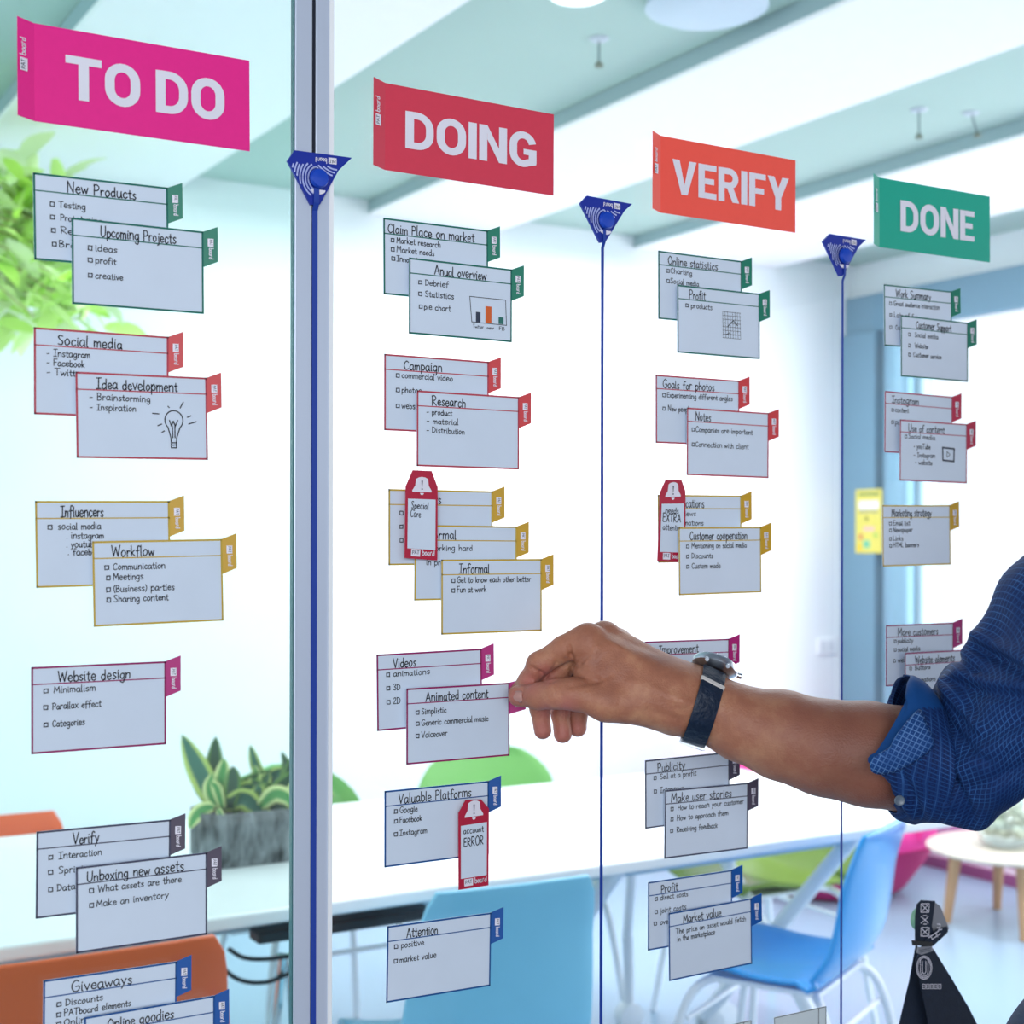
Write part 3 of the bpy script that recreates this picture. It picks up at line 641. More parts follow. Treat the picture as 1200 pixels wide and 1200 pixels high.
# ------------------------------------------------------------------ blue triangular tape holders and tapes
M_bl = mat('royal_blue_plastic', '#0c2a9c', 0.35, noise=0.02); M_bl2 = mat('bright_blue_knob', '#0f45bd', 0.35); M_tape = mat('blue_tape', '#1c3fa0', 0.45); M_line = mat('pale_blue_print', '#b9c4f4', 0.5)
def holder(pts, ytop_ref, tape_x0, tape_x1, tape_w, label, tlabel):
    fold, left, tr, kink, b1, b2 = [at_glass(*p, .0032) for p in pts]
    z = Vector((0, -1, 0)); t = thing('tape_holder', label, 'holder', (b1+b2)/2, 'blue triangular tape holders')
    poly = [fold, left, b1, b2, kink, tr]; n = 6; th = .0025
    cen = (left+tr+b1+b2)/4; hc = at_glass((pts[4][0]+pts[5][0])/2-1, pts[0][1]*.34+pts[4][1]*.66-6, .0032)
    V = poly+[p-z*th for p in poly]
    mesh('plate', V, [tuple(range(n)), tuple(range(2*n-1, n-1, -1))]+[(i, i+n, (i+1) % n+n, (i+1) % n) for i in range(n)], M_bl, t)
    W_ = (tr-fold).length
    def Q(u, v, d=.0003):   # u: along the top edge 0..1, v: down to the point 0..1
        top = fold+(tr-fold)*u; bt = (b1+b2)/2
        return top+(bt-top)*v + z*d
    def lines(L, pw, m, name):
        g = G()
        for pts2 in L:
            for a, b in zip(pts2[:-1], pts2[1:]):
                d = b-a
                if d.length < 1e-7: continue
                d.normalize(); nn = d.cross(z)*pw/2
                g.add([a-nn-d*pw*.2, b-nn+d*pw*.2, b+nn+d*pw*.2, a+nn-d*pw*.2], [(0, 1, 2, 3)])
        return g.build(name, m, t)
    L = []
    c = Q(.44, .50); R0 = W_*.17; x = (tr-fold).normalized(); y = Vector((0, 0, 1))
    def inside(p):
        s = True; pp = [fold, left, b1, b2, kink, tr]
        for i in range(6):
            a, b = pp[i], pp[(i+1) % 6]; e = b-a; q2 = p-a
            if e.x*q2.z-e.z*q2.x < .0006*e.length: s = False
        return s and (p-(fold+(tr-fold)*((p-fold).dot(tr-fold)/(tr-fold).length_squared))).length > W_*.185
    for k in range(10):
        r = R0+W_*.048*k; seg = []
        for a in np.linspace(100, 262, 26):
            p = c + x*(r*math.cos(math.radians(a))) + y*(r*math.sin(math.radians(a)))*1.15 + z*.0003
            if inside(p): seg.append(p)
            elif len(seg) > 1: L.append(seg); seg = []
        if len(seg) > 1: L.append(seg)
        # waves at the upper right, straight hatching at the lower right
        seg = []
        for a in np.linspace(0, 1, 14):
            p = c + x*(R0*(-.2)+W_*.52*a) + y*(r*1.0*1.15-W_*.14*math.sin(a*2.6)-W_*.06*a) + z*.0003
            if inside(p): seg.append(p)
        if len(seg) > 1: L.append(seg)
    for k in range(9):
        a0 = c + x*(W_*(.22-.035*k*.9)) - y*(W_*(.05+.062*k)) + z*.0003; a1 = a0 + x*W_*.16 - y*W_*.20
        seg = [a0+(a1-a0)*q for q in np.linspace(0, 1, 8)]; seg = [p for p in seg if inside(p)]
        if len(seg) > 1: L.append(seg)
    lines(L, W_*.026, M_line, 'wave_print')
    kn = G().lathe(tuple(c+z*.0005), [(R0*.85, 0), (R0*.95, -.002), (R0*.8, -.005), (R0*.2, -.006)], 24, axis='y'); kn.build('knob', M_bl2, t, smooth=True)
    # slot below the knob
    sl = [c+x*(R0*.75*math.cos(a))+y*(R0*.45*math.sin(a)-R0*1.02)+z*.0006 for a in np.linspace(math.pi, 2*math.pi, 10)]
    G().add(sl, [tuple(range(10))]).build('slot', M_logo, t)
    xx = -x; 
    logo_mark('logo', t, Q(.745, .055, .0004), -x, -y, z, W_*.068)
    # tape
    tt = thing('blue_tape', tlabel, 'tape', at_glass(tape_x1, 1200, .001), 'thin blue tapes dividing the columns')
    a = at_glass(tape_x0, pts[4][1]-30, .001).x; zt = c.z-R0*.9
    g = G().box((a-tape_w/2, -.0125, zt-.01), (a+tape_w/2, -.0112, zt)); 
    g2 = G().add([(a-tape_w/2, -.0015, .35), (a+tape_w/2, -.0015, .35), (a+tape_w/2, -.0015, b1.z-.004), (a-tape_w/2, -.0015, b1.z-.004),
                  (a-tape_w/2, -.0048, b1.z+.002), (a+tape_w/2, -.0048, b1.z+.002), (a+tape_w/2, -.0048, zt), (a-tape_w/2, -.0048, zt)],
                 [(0, 1, 2, 3), (3, 2, 5, 4), (4, 5, 6, 7)])
    o = g2.build('strip', M_tape, tt); so = o.modifiers.new('thick', 'SOLIDIFY'); so.thickness = .0006
holder([(345.4,176),(336.9,188.4),(412.5,184.8),(396.8,199.8),(364,240),(375,239.5)], 0, 369.0, 370, .0048, "blue triangular tape holder fixed on the aluminium post", "widest blue tape running down the aluminium post")
holder([(688,229.3),(680,238),(741,239),(731.7,247.3),(703.3,284.3),(709.3,284)], 0, 706.0, 706, .0031, "blue triangular tape holder between the DOING and VERIFY signs", "blue tape line between the second and third card columns")
holder([(972.7,274),(964.7,282.7),(1015,281),(1006.7,288.7),(984,323.7),(987.7,323.3)], 0, 987.3, 989, .0026, "blue triangular tape holder left of the DONE sign", "blue tape line left of the DONE column")


# ------------------------------------------------------------------ furniture seen through the glass
def local(ob_parent): return dict(parent=ob_parent, world=False)
M_chrome = mat('chrome', '#dfe6ea', 0.15, metal=0.9); M_legw = mat('white_tube', '#eef4fa', 0.3)
M_black = mat('black_plastic', '#11161c', 0.4); M_grey = mat('caster_grey', '#c8d2da', 0.4)
M_table = mat('white_laminate', '#f2f5f7', 0.25)
def shell_chair(name_label, loc, rz, col, group='shell chairs round the meeting table', top=0.83, legs='white', scale=1.0, sw=1.0, rounded=False, coat=0):
    t = thing('shell_chair', name_label, 'chair', loc, group, rz)
    m = mat('shell_'+col.strip('#'), col, 0.38, noise=0.01, spec=0.5, coat=coat)
    # profile: y forward (+), z up ; from back top to seat front
    prof = smooth_line([(0, -.255, top), (0, -.235, top-.12), (0, -.215, top-.24), (0, -.19, .50), (0, -.13, .445), (0, 0, .435), (0, .13, .45), (0, .20, .445), (0, .225, .425)], 4)
    n = len(prof); NU = 13; V = []; Fc = []
    for i, p in enumerate(prof):
        s = i/(n-1)
        hw = (.185+.035*math.sin(math.pi*min(1, s*1.15)))*sw
        endt = min(s, 1-s)/.075
        if rounded and s < .16: hw *= .12+.88*math.sqrt(max(0, 1-(1-s/.16)**2))
        elif endt < 1: hw *= (.91+.09*math.sqrt(max(0, 1-(1-endt)**2)))
        for j in range(NU):
            u = -1+2*j/(NU-1)
            fwd = .028*u*u*(1 if s < .45 else 0)*min(1, s*6+.3); upz = .022*u*u*(1 if s > .5 else 0)
            V.append((u*hw, p.y+fwd, p.z+upz))
    for i in range(n-1):
        for j in range(NU-1):
            a = i*NU+j; Fc.append((a, a+1, a+1+NU, a+NU))
    o = mesh('shell', V, Fc, m, t, False, True)
    so = o.modifiers.new('thick', 'SOLIDIFY'); so.thickness = .012; so.offset = 0
    bv = o.modifiers.new('bev', 'BEVEL'); bv.width = .004; bv.segments = 2; bv.limit_method = 'ANGLE'
    lm = M_legw if legs == 'white' else M_chrome
    G().box((-.15, -.14, .415), (.15, .14, .428)).build('seat_plate', lm, t, False, bevel=.003)
    for sx in (-1, 1):
        for sy in (-1, 1):
            G().tube(smooth_line([(sx*.10, sy*.10, .42), (sx*.17, sy*.15, .405), (sx*.205, sy*.19, .30), (sx*.24, sy*.235, .0)], 4), .0105, 10).build('leg', lm, t, False, True)
    G().tube([(-.19, .17, .33), (.19, .17, .33)], .007, 8).tube([(-.19, -.17, .33), (.19, -.17, .33)], .007, 8).build('stretcher', lm, t, False, True)
    return t
shell_chair("orange plastic chair with its back to the glass at the bottom left corner", (0.60, 1.33, 0), 0.0, '#e2612f', legs='chrome', sw=1.1)
shell_chair("low orange chair back peeking over the far left edge of the white table", (0.80, 2.62, 0), math.pi, '#f0683a', top=.725)
shell_chair("grey blue chair pushed under the table behind the Attention card", (1.40, 1.40, 0), math.radians(-4), '#7cc6e4', legs='chrome', top=.825, sw=.93)
shell_chair("sky blue chair angled beside the right end of the white table", (2.37, 1.525, 0), math.radians(27), '#0898e8', top=.80, sw=.93, coat=.6)
shell_chair("green chair behind the table next to the aluminium post", (1.65, 2.68, 0), math.pi, '#6fae62', top=.79, sw=1.2, rounded=True)
shell_chair("green chair behind the middle of the white table under the pinching hand", (2.36, 2.73, 0), math.pi, '#7fbd6c', top=.80, sw=1.25, rounded=True)
shell_chair("olive green chair tucked under the far right corner of the white table", (2.93, 2.25, 0), math.radians(88), '#7d9a3e', sw=1.05, top=.80)

# meeting table
TX0, TX1, TY0, TY1, TZ = -0.8, 2.98, 1.515, 2.50, .74
tb = thing('meeting_table', 'long white meeting table with rounded corners running across the room', 'table', (1.1, 2.0, 0))
g = G(); r = .06; pts = []
for cx, cy, a0 in ((TX1-r, TY0+r, -90), (TX1-r, TY1-r, 0), (TX0+r, TY1-r, 90), (TX0+r, TY0+r, 180)):
    pts += [(cx+r*math.cos(math.radians(a)), cy+r*math.sin(math.radians(a))) for a in np.linspace(a0, a0+90, 7)]
n = len(pts)
g.add([(x, y, TZ-.028) for x, y in pts]+[(x, y, TZ) for x, y in pts], [tuple(range(n-1, -1, -1)), tuple(range(n, 2*n))]+[(i, (i+1) % n, (i+1) % n+n, i+n) for i in range(n)])
g.build('tabletop', M_table, tb, bevel=.006)
M_under = mat('table_underframe', '#a9c6d2', 0.4)
G().box((TX0+.2, 1.66, TZ-.075), (TX1-.2, 1.70, TZ-.029)).box((TX0+.2, 2.32, TZ-.075), (TX1-.2, 2.36, TZ-.029)).build('underframe', M_under, tb, bevel=.003)
for xc in (-.3, 1.95, 2.70):
    G().tube([(xc, 1.62, TZ-.035), (xc, 2.24, .06)], .021, 12).build('leg', M_legw, tb, smooth=True)
    G().tube([(xc+.05, 2.40, TZ-.035), (xc+.05, 1.74, .06)], .021, 12).build('leg', M_legw, tb, smooth=True)
    for yy in (1.74, 2.24):
        w = G().lathe((xc+.02, yy, .035), [(.012, -.03), (.035, -.026), (.035, -.006), (.015, -.004), (.015, .004), (.035, .006), (.035, .026), (.012, .03)], 20, axis='y')
        co = w.build('caster', M_grey, tb, smooth=True); G().tube([(xc+.02, yy, .035), (xc+.02, yy, .085)], .009, 8).build('caster_stem', M_black, co)
for px, py in ((737, 1190), (848, 1190)):
    p = at_z(px, py, .04)
    w = G().lathe((p.x, p.y, .04), [(.012, -.025), (.04, -.02), (.04, .02), (.012, .025)], 20, axis='y')
    co = w.build('caster', M_legw, tb, smooth=True)
    G().tube([(p.x, p.y, .05), (p.x, p.y, .16), (p.x-.05, p.y-.06, .30)], .016, 10).build('caster_stem', M_legw, co, smooth=True)
    G().tube([(p.x-.05, p.y-.06, .30), (p.x-.12, p.y-.2, TZ-.03)], .014, 10).build('leg', M_legw, tb, smooth=True)
# cable tray and cables under the table
ct = thing('cable_tray', 'black cable tray hanging under the front of the white table', 'tray', (1.1, 1.60, .6))
a = at_y(300, 1110, 1.60); b = at_y(505, 1086, 1.60)
G().box((a.x, 1.585, .655), (b.x, 1.64, .678)).build('channel', M_black, ct, bevel=.004)
G().tube([(a.x+.1, 1.61, .70), (a.x+.1, 1.61, .712)], .01, 8).tube([(b.x-.1, 1.61, .70), (b.x-.1, 1.61, .712)], .01, 8).build('bracket', M_black, ct)
for k, pp in enumerate([[(248,1112),(258,1130),(280,1148),(312,1151),(345,1138),(372,1128)], [(268,1112),(285,1122),(310,1124),(345,1120)]]):
    G().tube(smooth_line([at_y(x, y, 1.60) for x, y in pp], 6), .0045, 8).build('power_cable', M_black, ct, smooth=True)
G().tube([at_y(330, 1118, 1.62), at_y(322, 1200, 1.62)], .012, 10).tube([at_y(338, 1118, 1.64), at_y(346, 1200, 1.62)], .012, 10).build('hanger', M_chrome, ct, smooth=True)

# planter with variegated leaves on the table
pl = thing('stone_planter', 'mottled grey stone planter with variegated pointed leaves on the white table', 'plant', (1.25, 2.2, TZ))
M_stone = mat('mottled_stone', '#6c7073', 0.9, noise=0.85, nscale=50, bump=0.9, bscale=70, stretch=(1, 1, .35))
fwp = 3.62
P0 = at_z(226, 1003, TZ); P1 = at_z(262, 1016, TZ)
pc = at_z(290, 1000, TZ)
x0 = at(228, 960, fwp); 
def planter_box(cx, cy, lx, ly, z0, z1, rz):
    pts = []; r = .05
    for sx, sy, a0 in ((1, -1, -90), (1, 1, 0), (-1, 1, 90), (-1, -1, 180)):
        pts += [(sx*(lx/2-r)+r*math.cos(math.radians(a)), sy*(ly/2-r)+r*math.sin(math.radians(a))) for a in np.linspace(a0, a0+90, 6)]
    g = G(); n = len(pts)
    V = []
    for k, (z, s) in enumerate([(z0, .94), (z0+.02, 1), ((z0+z1)/2, 1.0), (z1, 1.0), (z1, .90), (z1-.03, .88)]):
        V += [(x*s, y*s, z) for x, y in pts]
    Fc = [tuple(range(n-1, -1, -1)), tuple(range(5*n, 6*n))]
    for k in range(5): Fc += [(k*n+i, k*n+(i+1) % n, (k+1)*n+(i+1) % n, (k+1)*n+i) for i in range(n)]
    V = [(cx+x*math.cos(rz)-y*math.sin(rz), cy+x*math.sin(rz)+y*math.cos(rz), z) for x, y, z in V]
    return g.add(V, Fc)
pcx, pcy = at_z(307, 1008, TZ).x, at_z(307, 1008, TZ).y+.03
planter_box(pcx, pcy, .285, .16, TZ+.0005, TZ+.118, 0).build('planter', M_stone, pl)
G().box((pcx-.12, pcy-.06, TZ+.08), (pcx+.12, pcy+.06, TZ+.10)).build('soil', mat('dark_soil', '#2b2622', 0.95), pl)
def leaf_mat(name, c1, c2, edge):
    m = bpy.data.materials.new(name); m.use_nodes = True; nt = m.node_tree; b = nt.nodes['Principled BSDF']
    at_ = nt.nodes.new('ShaderNodeAttribute'); at_.attribute_name = 'across'
    nz = nt.nodes.new('ShaderNodeTexNoise'); nz.inputs['Scale'].default_value = 30
    ad = nt.nodes.new('ShaderNodeMath'); ad.operation = 'MULTIPLY_ADD'; ad.inputs[1].default_value = .35; ad.inputs[2].default_value = 0
    nt.links.new(nz.outputs[0], ad.inputs[0])
    s = nt.nodes.new('ShaderNodeMath'); s.operation = 'ADD'; nt.links.new(at_.outputs['Fac'], s.inputs[0]); nt.links.new(ad.outputs[0], s.inputs[1])
    cr = nt.nodes.new('ShaderNodeValToRGB'); e = cr.color_ramp.elements
    e[0].position = .25; e[0].color = (*srgb(c1), 1); e[1].position = .85; e[1].color = (*srgb(c2), 1)
    x = cr.color_ramp.elements.new(edge); x.color = (*srgb(c1), 1)
    nt.links.new(s.outputs[0], cr.inputs[0]); nt.links.new(cr.outputs[0], b.inputs['Base Color'])
    b.inputs['Roughness'].default_value = .4
    MATS[name] = m; return m
ML = [leaf_mat('variegated_leaf', '#2f6f5c', '#b9cf6a', .72), leaf_mat('dark_leaf', '#1d5038', '#5d8b3a', .8), leaf_mat('bright_leaf', '#4f9c50', '#dfe9a0', .6)]
def blade(name, pts, width, m, parent, fold=.25, world=True, tip=True):
    P = smooth_line(pts, 4); n = len(P); V = []; Fc = []; ac = []
    side = Vector((0, 0, 0))
    for i, p in enumerate(P):
        t = (P[min(i+1, n-1)]-P[max(i-1, 0)]).normalized(); 
        sd = t.cross(Vector((FWD.x, FWD.y, .15))).normalized(); nn = t.cross(sd)
        s = i/(n-1); w = width*(math.sin(math.pi*min(1, .12+s*.88))**.7)*(1 if s < .98 else .1)/2
        for u in (-1, -.55, 0, .55, 1):
            V.append(p+sd*(u*w)+nn*(abs(u)*w*fold)); ac.append(abs(u))
    for i in range(n-1):
        for j in range(4): a = i*5+j; Fc.append((a, a+1, a+6, a+5))
    me = bpy.data.meshes.new(name); me.from_pydata([tuple(v) for v in V], [], Fc); me.update()
    me.polygons.foreach_set('use_smooth', [True]*len(me.polygons))
    A = me.attributes.new('across', 'FLOAT', 'POINT'); A.data.foreach_set('value', ac)
    o = link(name, me, m, parent, world)
    so = o.modifiers.new('thick', 'SOLIDIFY'); so.thickness = .0015
    return o
fwl = (Vector((pcx, pcy, TZ))-CAM).dot(FWD)
LV = [ # photo-pixel leaf spines, width (px), material, depth offset
 ([(252,945),(240,915),(228,890),(213,860)],30,0,0), ([(253,945),(250,912),(252,890),(253,862)],24,1,.03),([(252,940),(258,918),(262,900),(263,888)],18,2,-.03),
 ([(255,950),(240,925),(232,905),(228,890)],22,1,.05),([(262,945),(250,935),(246,920),(250,905)],18,2,-.04),
 ([(262,945),(285,935),(300,945),(322,958)],26,0,-.04),([(262,940),(290,925),(310,930),(326,955)],24,0,0),([(270,940),(285,922),(300,912),(318,902)],18,1,.03),
 ([(300,938),(304,912),(298,890),(293,872)],15,0,.05),([(320,940),(332,918),(336,898),(330,880)],14,1,.04),([(315,945),(328,925),(342,912),(358,898)],22,1,0),
 ([(305,945),(322,930),(338,935),(344,950)],22,2,-.05),([(318,945),(336,925),(340,905),(344,885)],20,1,.02),([(330,945),(345,930),(352,920),(366,905)],24,2,0),
 ([(250,945),(238,948),(228,958),(222,972)],18,2,-.16),([(256,948),(263,966),(260,982),(247,997)],12,2,-.17),([(270,950),(280,940),(296,938),(312,948)],22,1,-.02),
 ([(275,940),(278,925),(288,918),(300,920)],20,1,.04),([(285,950),(300,938),(318,935),(336,942)],26,1,0),([(262,950),(256,930),(266,918),(280,922)],20,1,.05),
 ([(340,948),(360,935),(376,930),(392,934)],24,0,0),([(320,950),(332,938),(350,934),(366,945)],24,1,-.03),([(300,950),(310,925),(322,908),(340,900)],22,0,.05)]
rl = random.Random(12)
for k in range(26):
    bx = rl.uniform(250, 350); by = 948; tx = bx+rl.uniform(-30, 34); ty = by-rl.uniform(22, 58); mx = (bx+tx)/2+rl.uniform(-6, 6)
    LV.append(([(bx, by), (mx, (by+ty)/2-rl.uniform(2, 9)), (tx, ty+rl.uniform(0, 8))], rl.uniform(13, 20), rl.choice([0, 1, 1, 2]), rl.uniform(-.06, .10)))
for sp, wpx, mi, dd in LV:
    blade('leaf', [at(x, y, fwl+dd*.6) for x, y in sp], wpx*fwl/F, ML[mi], pl)

# tall leafy plant at the far left
tr = thing('leafy_plant', 'tall bright green leafy plant in the far left corner of the room', 'plant', (0.52, 3.42, 0))
G().lathe((.52, 3.42, 0), [(.16, 0), (.20, .40), (.185, .40), (.17, .36)], 28).build('pot', M_white, tr, smooth=True)
M_bark = mat('pale_bark', '#a99a6d', 0.8, noise=.1); M_lime = mat('lime_leaf', '#e0ff98', 0.5, noise=.15, nscale=5); M_lime2 = mat('deep_lime_leaf', '#c2f060', 0.5, noise=.1); M_pale = mat('pale_lime_leaf', '#eeffc4', 0.5)
G().tube(smooth_line([(.52, 3.42, .36), (.50, 3.41, 1.1), (.55, 3.42, 1.7), (.60, 3.43, 2.1), (.70, 3.4, 2.35)], 5), list(np.linspace(.026, .010, 21)), 10).build('trunk', M_bark, tr, smooth=True)
rnd = random.Random(21)
def lcube(w, l):
    V = []; Fc = []
    for i in range(6):
        s = i/5; ww = w*math.sin(math.pi*min(1, .1+.88*s))**.8/2
        for u in (-1, 0, 1): V.append((u*ww, l*s, .12*l*math.sin(s*2.2)-abs(u)*-.2*ww))
    for i in range(5):
        for j in range(2): a = i*3+j; Fc.append((a, a+1, a+4, a+3))
    me = bpy.data.meshes.new('leaf'); me.from_pydata(V, [], Fc); me.update(); me.polygons.foreach_set('use_smooth', [True]*len(me.polygons)); return me
lm = [lcube(.055, .13), lcube(.07, .15), lcube(.045, .11)]
for me_, mm_ in zip(lm, (M_lime, M_pale, M_lime2)): me_.materials.append(mm_)
core = [(8,215),(25,235),(45,215),(20,260),(50,250),(70,265),(15,290),(40,300),(65,315),(10,330),(30,340),(55,345),(75,350),(60,368),(85,372),(40,370),(15,365),(80,330),(0,240),(-20,270),(-40,300),(-30,230),(-60,260),(5,310),(30,215),(60,290),(88,350),(95,368),(70,300),(25,320),(45,330),(5,345),(55,268),(30,275),(10,200),(20,225),(0,220),(45,240),(28,255),(8,255),(35,205),(5,285),(22,300)]
br = G()
for cx_, cy_ in core:
    c = at(cx_, cy_, 4.6+rnd.uniform(-.25, .2))
    br.tube(smooth_line([(.62, 3.42, 2.1+rnd.uniform(-.1, .15)), tuple((Vector((.62, 3.42, 2.25))+c)/2+Vector((0, 0, .08))), tuple(c)], 4), .0022, 6)
    for k in range(7):
        o = bpy.data.objects.new('leaf', rnd.choices(lm, (5, 3, 3))[0]); COL.objects.link(o); o.parent = tr
        off = Vector((rnd.gauss(0, .045), rnd.gauss(0, .05), rnd.gauss(0, .04)))
        o.matrix_local = Matrix.Translation(c+off-tr.location) @ Matrix.Rotation(rnd.uniform(0, 6.28), 4, 'Z') @ Matrix.Rotation(rnd.uniform(-1.2, .7), 4, 'X') @ Matrix.Rotation(rnd.uniform(-.8, .8), 4, 'Y') @ Matrix.Scale(rnd.uniform(.8, 1.35), 4)
br.build('twig', M_bark, tr, smooth=True)

# pink lounge chairs, platform, coffee table, vase
M_pink = mat('hot_pink_fabric', '#f0379b', 0.6, noise=.03); M_pink2 = mat('deep_pink_base', '#c21d6d', 0.7); M_purp = mat('plum_carpet', '#8f4f7e', 0.85, noise=.06, nscale=30)
def tub_chair(loc, R, rz, label, hgt=.70, seat=.36):
    t = thing('tub_chair', label, 'armchair', loc, None, rz)
    G().lathe((0, 0, 0), [(R*.62, 0), (R*.72, .03), (R*.90, .14), (R*.99, .22)], 40).build('base', M_pink2, t, False, True)
    G().lathe((0, 0, 0), [(R*.98, .215), (R*1.0, .26), (R*.97, seat-.03), (R*.90, seat), (R*.6, seat+.012), (.01, seat+.015)], 40).build('seat', M_pink, t, False, True)
    V = []; Fc = []; n = 26
    for i in range(n):
        a = math.radians(-20+220*i/(n-1)); e = min(i, n-1-i)/(n-1)*2; hh = seat+.04+(hgt-seat-.04)*min(1, e*2.2)**.6
        ca, sa = math.cos(a), math.sin(a)
        for rr, z in ((R*1.0, .25), (R*1.06, (hh+.25)/2), (R*1.08, hh-.02), (R*1.03, hh), (R*.93, hh-.02), (R*.86, (hh+seat)/2), (R*.86, seat-.02)): V.append((rr*ca, rr*sa, z))
    for i in range(n-1):
        for j in range(7): a = i*7+j; b = i*7+(j+1) % 7; Fc.append((a, b, b+7, a+7))
    Fc += [tuple(range(6, -1, -1)), tuple(range((n-1)*7, n*7))]
    o = mesh('backrest', V, Fc, M_pink, t, False, True); shade_auto(o, 1.0)
    return t
tub_chair((4.33, 3.44, 0), .44, math.radians(-60), "hot pink tub chair behind the sky blue chair, beside the coffee table")
pf = thing('floor_platform', 'plum carpeted low platform with a pale edge strip along the window wall', 'platform', (5.0, 2.1, 0))
p1 = at_z(1145, 1040, 0)
xb = 4.98
G().box((xb, 0.3, 0.0), (RX-.002, 3.85, .045)).build('lower_step', M_purp, pf)
G().box((xb+.02, 0.3, .0455), (RX-.002, 3.85, .065)).build('edge_strip', M_white, pf)
G().box((xb+.05, 0.3, .0655), (RX-.002, 3.85, .13)).build('upper_step', M_purp, pf)
ctb = thing('coffee_table', 'round pale wooden coffee table on tapered wood legs', 'table', (4.62, 2.69, 0))
M_oakt = mat('pale_oak_top', '#ded3c4', 0.4, noise=.04, nscale=8, stretch=(1, 12, 1)); M_oak = mat('oak_leg', '#c79a72', 0.5, noise=.08, nscale=8, stretch=(8, 8, 1))
cl = at_z(1184, 991, .30); ctb.location = (cl.x, cl.y, 0)
G().lathe((0, 0, 0), [(.285, .278), (.31, .288), (.31, .296), (.305, .30)], 56).build('tabletop', M_oakt, ctb, False, True)
for an in (142, 232, 322, 52):
    ca, sa = math.cos(math.radians(an)), math.sin(math.radians(an))
    G().tube([(.20*ca, .20*sa, .278), (.235*ca, .235*sa, 0)], [.026, .016], 14).build('leg', M_oak, ctb, False, True)
vs = thing('glass_vase', 'round silvery glass vase filled with pale decoration on the coffee table', 'vase', (cl.x-.02, cl.y, .3005))
M_vase = glass_mat('silver_glass', (.90, .94, .93), 3.0); M_fill = mat('pale_filling', '#dfe0cc', 0.8, noise=.35, nscale=25, bump=.8, bscale=30)
prof = [(.06, 0), (.10, .02), (.125, .07), (.13, .115), (.115, .165), (.085, .205), (.075, .22), (.072, .218), (.082, .2), (.11, .16), (.125, .113), (.12, .07), (.095, .025), (.02, .012)]
G().lathe((0, 0, 0), prof, 40).build('glass_body', M_vase, vs, False, True)
g = G(); rr_ = random.Random(4)
for k in range(26):
    a = rr_.uniform(0, 6.28); z = rr_.uniform(.04, .15); R = rr_.uniform(.0, .085)*math.sin(math.pi*min(1, (z+.02)/.2)); s = rr_.uniform(.018, .026)
    g.lathe((R*math.cos(a), R*math.sin(a), z), [(s*.3, -s*.9), (s*.8, -s*.6), (s, 0), (s*.8, s*.6), (s*.3, s*.9)], 10)
g.build('filling', M_fill, vs, False, True)['kind'] = 'stuff'

# ceiling fittings
M_lamp = bpy.data.materials.new('lamp_glass'); M_lamp.use_nodes = True; bb = M_lamp.node_tree.nodes['Principled BSDF']; bb.inputs['Base Color'].default_value = (.95, .97, 1, 1); bb.inputs['Emission Color'].default_value = (.97, .99, 1, 1); bb.inputs['Emission Strength'].default_value = .9
for px, py, zz, rad, lab in ((677, -4, 2.795, .085, "small round white ceiling lamp at the top edge"), (828, 16, 2.82, .16, "large round white ceiling lamp cut by the top edge")):
    p = at_z(px, py, zz)
    t = thing('ceiling_lamp', lab, 'lamp', (p.x, p.y, CEIL), 'round lamps on the ceiling')
    G().lathe((p.x, p.y, 0), [(rad*.3, zz-.002), (rad*.8, zz), (rad, zz+.015), (rad*.97, zz+.03), (rad*.6, CEIL-.012)], 36).build('shade', M_lamp if rad < .1 else mat('opal_shade', '#c9dae6', .5), t, smooth=True)
    G().lathe((p.x, p.y, 0), [(rad*.5, CEIL-.03), (rad*.5, CEIL-.001)], 24).build('mount', M_white, t, smooth=True)
for px, py, ln, lab in ((702, 45, .07, "thin grey sprinkler rod near the round lamps"), (1077, 128, .085, "thin grey sprinkler rod above the DONE sign"), (1138, 132, .065, "thin slanted grey rod right above the DONE sign"), (873, 53, .02, "small brownish sprinkler head on the ceiling")):
    p = at_z(px, py, CEIL)
    t = thing('ceiling_sprinkler', lab, 'sprinkler', (p.x, p.y, CEIL), 'sprinkler rods on the ceiling')
    sl = .03 if 'slanted' in lab else 0
    G().tube([(p.x, p.y, CEIL), (p.x+sl, p.y, CEIL-ln)], .003, 8).build('rod', mat('dull_metal', '#6f8586', .6), t)
    G().lathe((p.x+sl, p.y, CEIL-ln-.012), [(.006, 0), (.014, .004), (.008, .016)], 12).build('head', mat('sprinkler_bronze', '#7a8272', .4), t)
    G().lathe((p.x, p.y, CEIL-.008), [(.02, 0), (.03, .007)], 16).build('rosette', M_grey, t)

# yellow notice on the pier, small round fitting, wall socket
YX = RX-.093
a = at_x(1003, 574, YX); b = at_x(1034, 574, YX); c = at_x(1003, 648, YX)
po = thing('notice_poster', 'yellow notice with white heading hanging on the blue grey pier', 'poster', (YX, (a.y+b.y)/2, c.z))
G().box((YX-.002, b.y, c.z), (YX, a.y, a.z)).build('paper', mat('poster_yellow', '#e5d85e', .5, noise=.03), po)
def pbox(u0, v0, u1, v1, m, nm):
    Y = lambda u: a.y+(b.y-a.y)*u; Z = lambda v: a.z+(c.z-a.z)*v
    G().add([(YX-.0025, Y(u0), Z(v0)), (YX-.0025, Y(u0), Z(v1)), (YX-.0025, Y(u1), Z(v1)), (YX-.0025, Y(u1), Z(v0))], [(0, 1, 2, 3)]).build(nm, mat(*m), po)
pbox(.12, .05, .90, .10, ('poster_green', '#8a9a4a', .5), 'title_bar'); pbox(.12, .18, .88, .31, ('poster_white', '#eef0f4', .5), 'white_band')
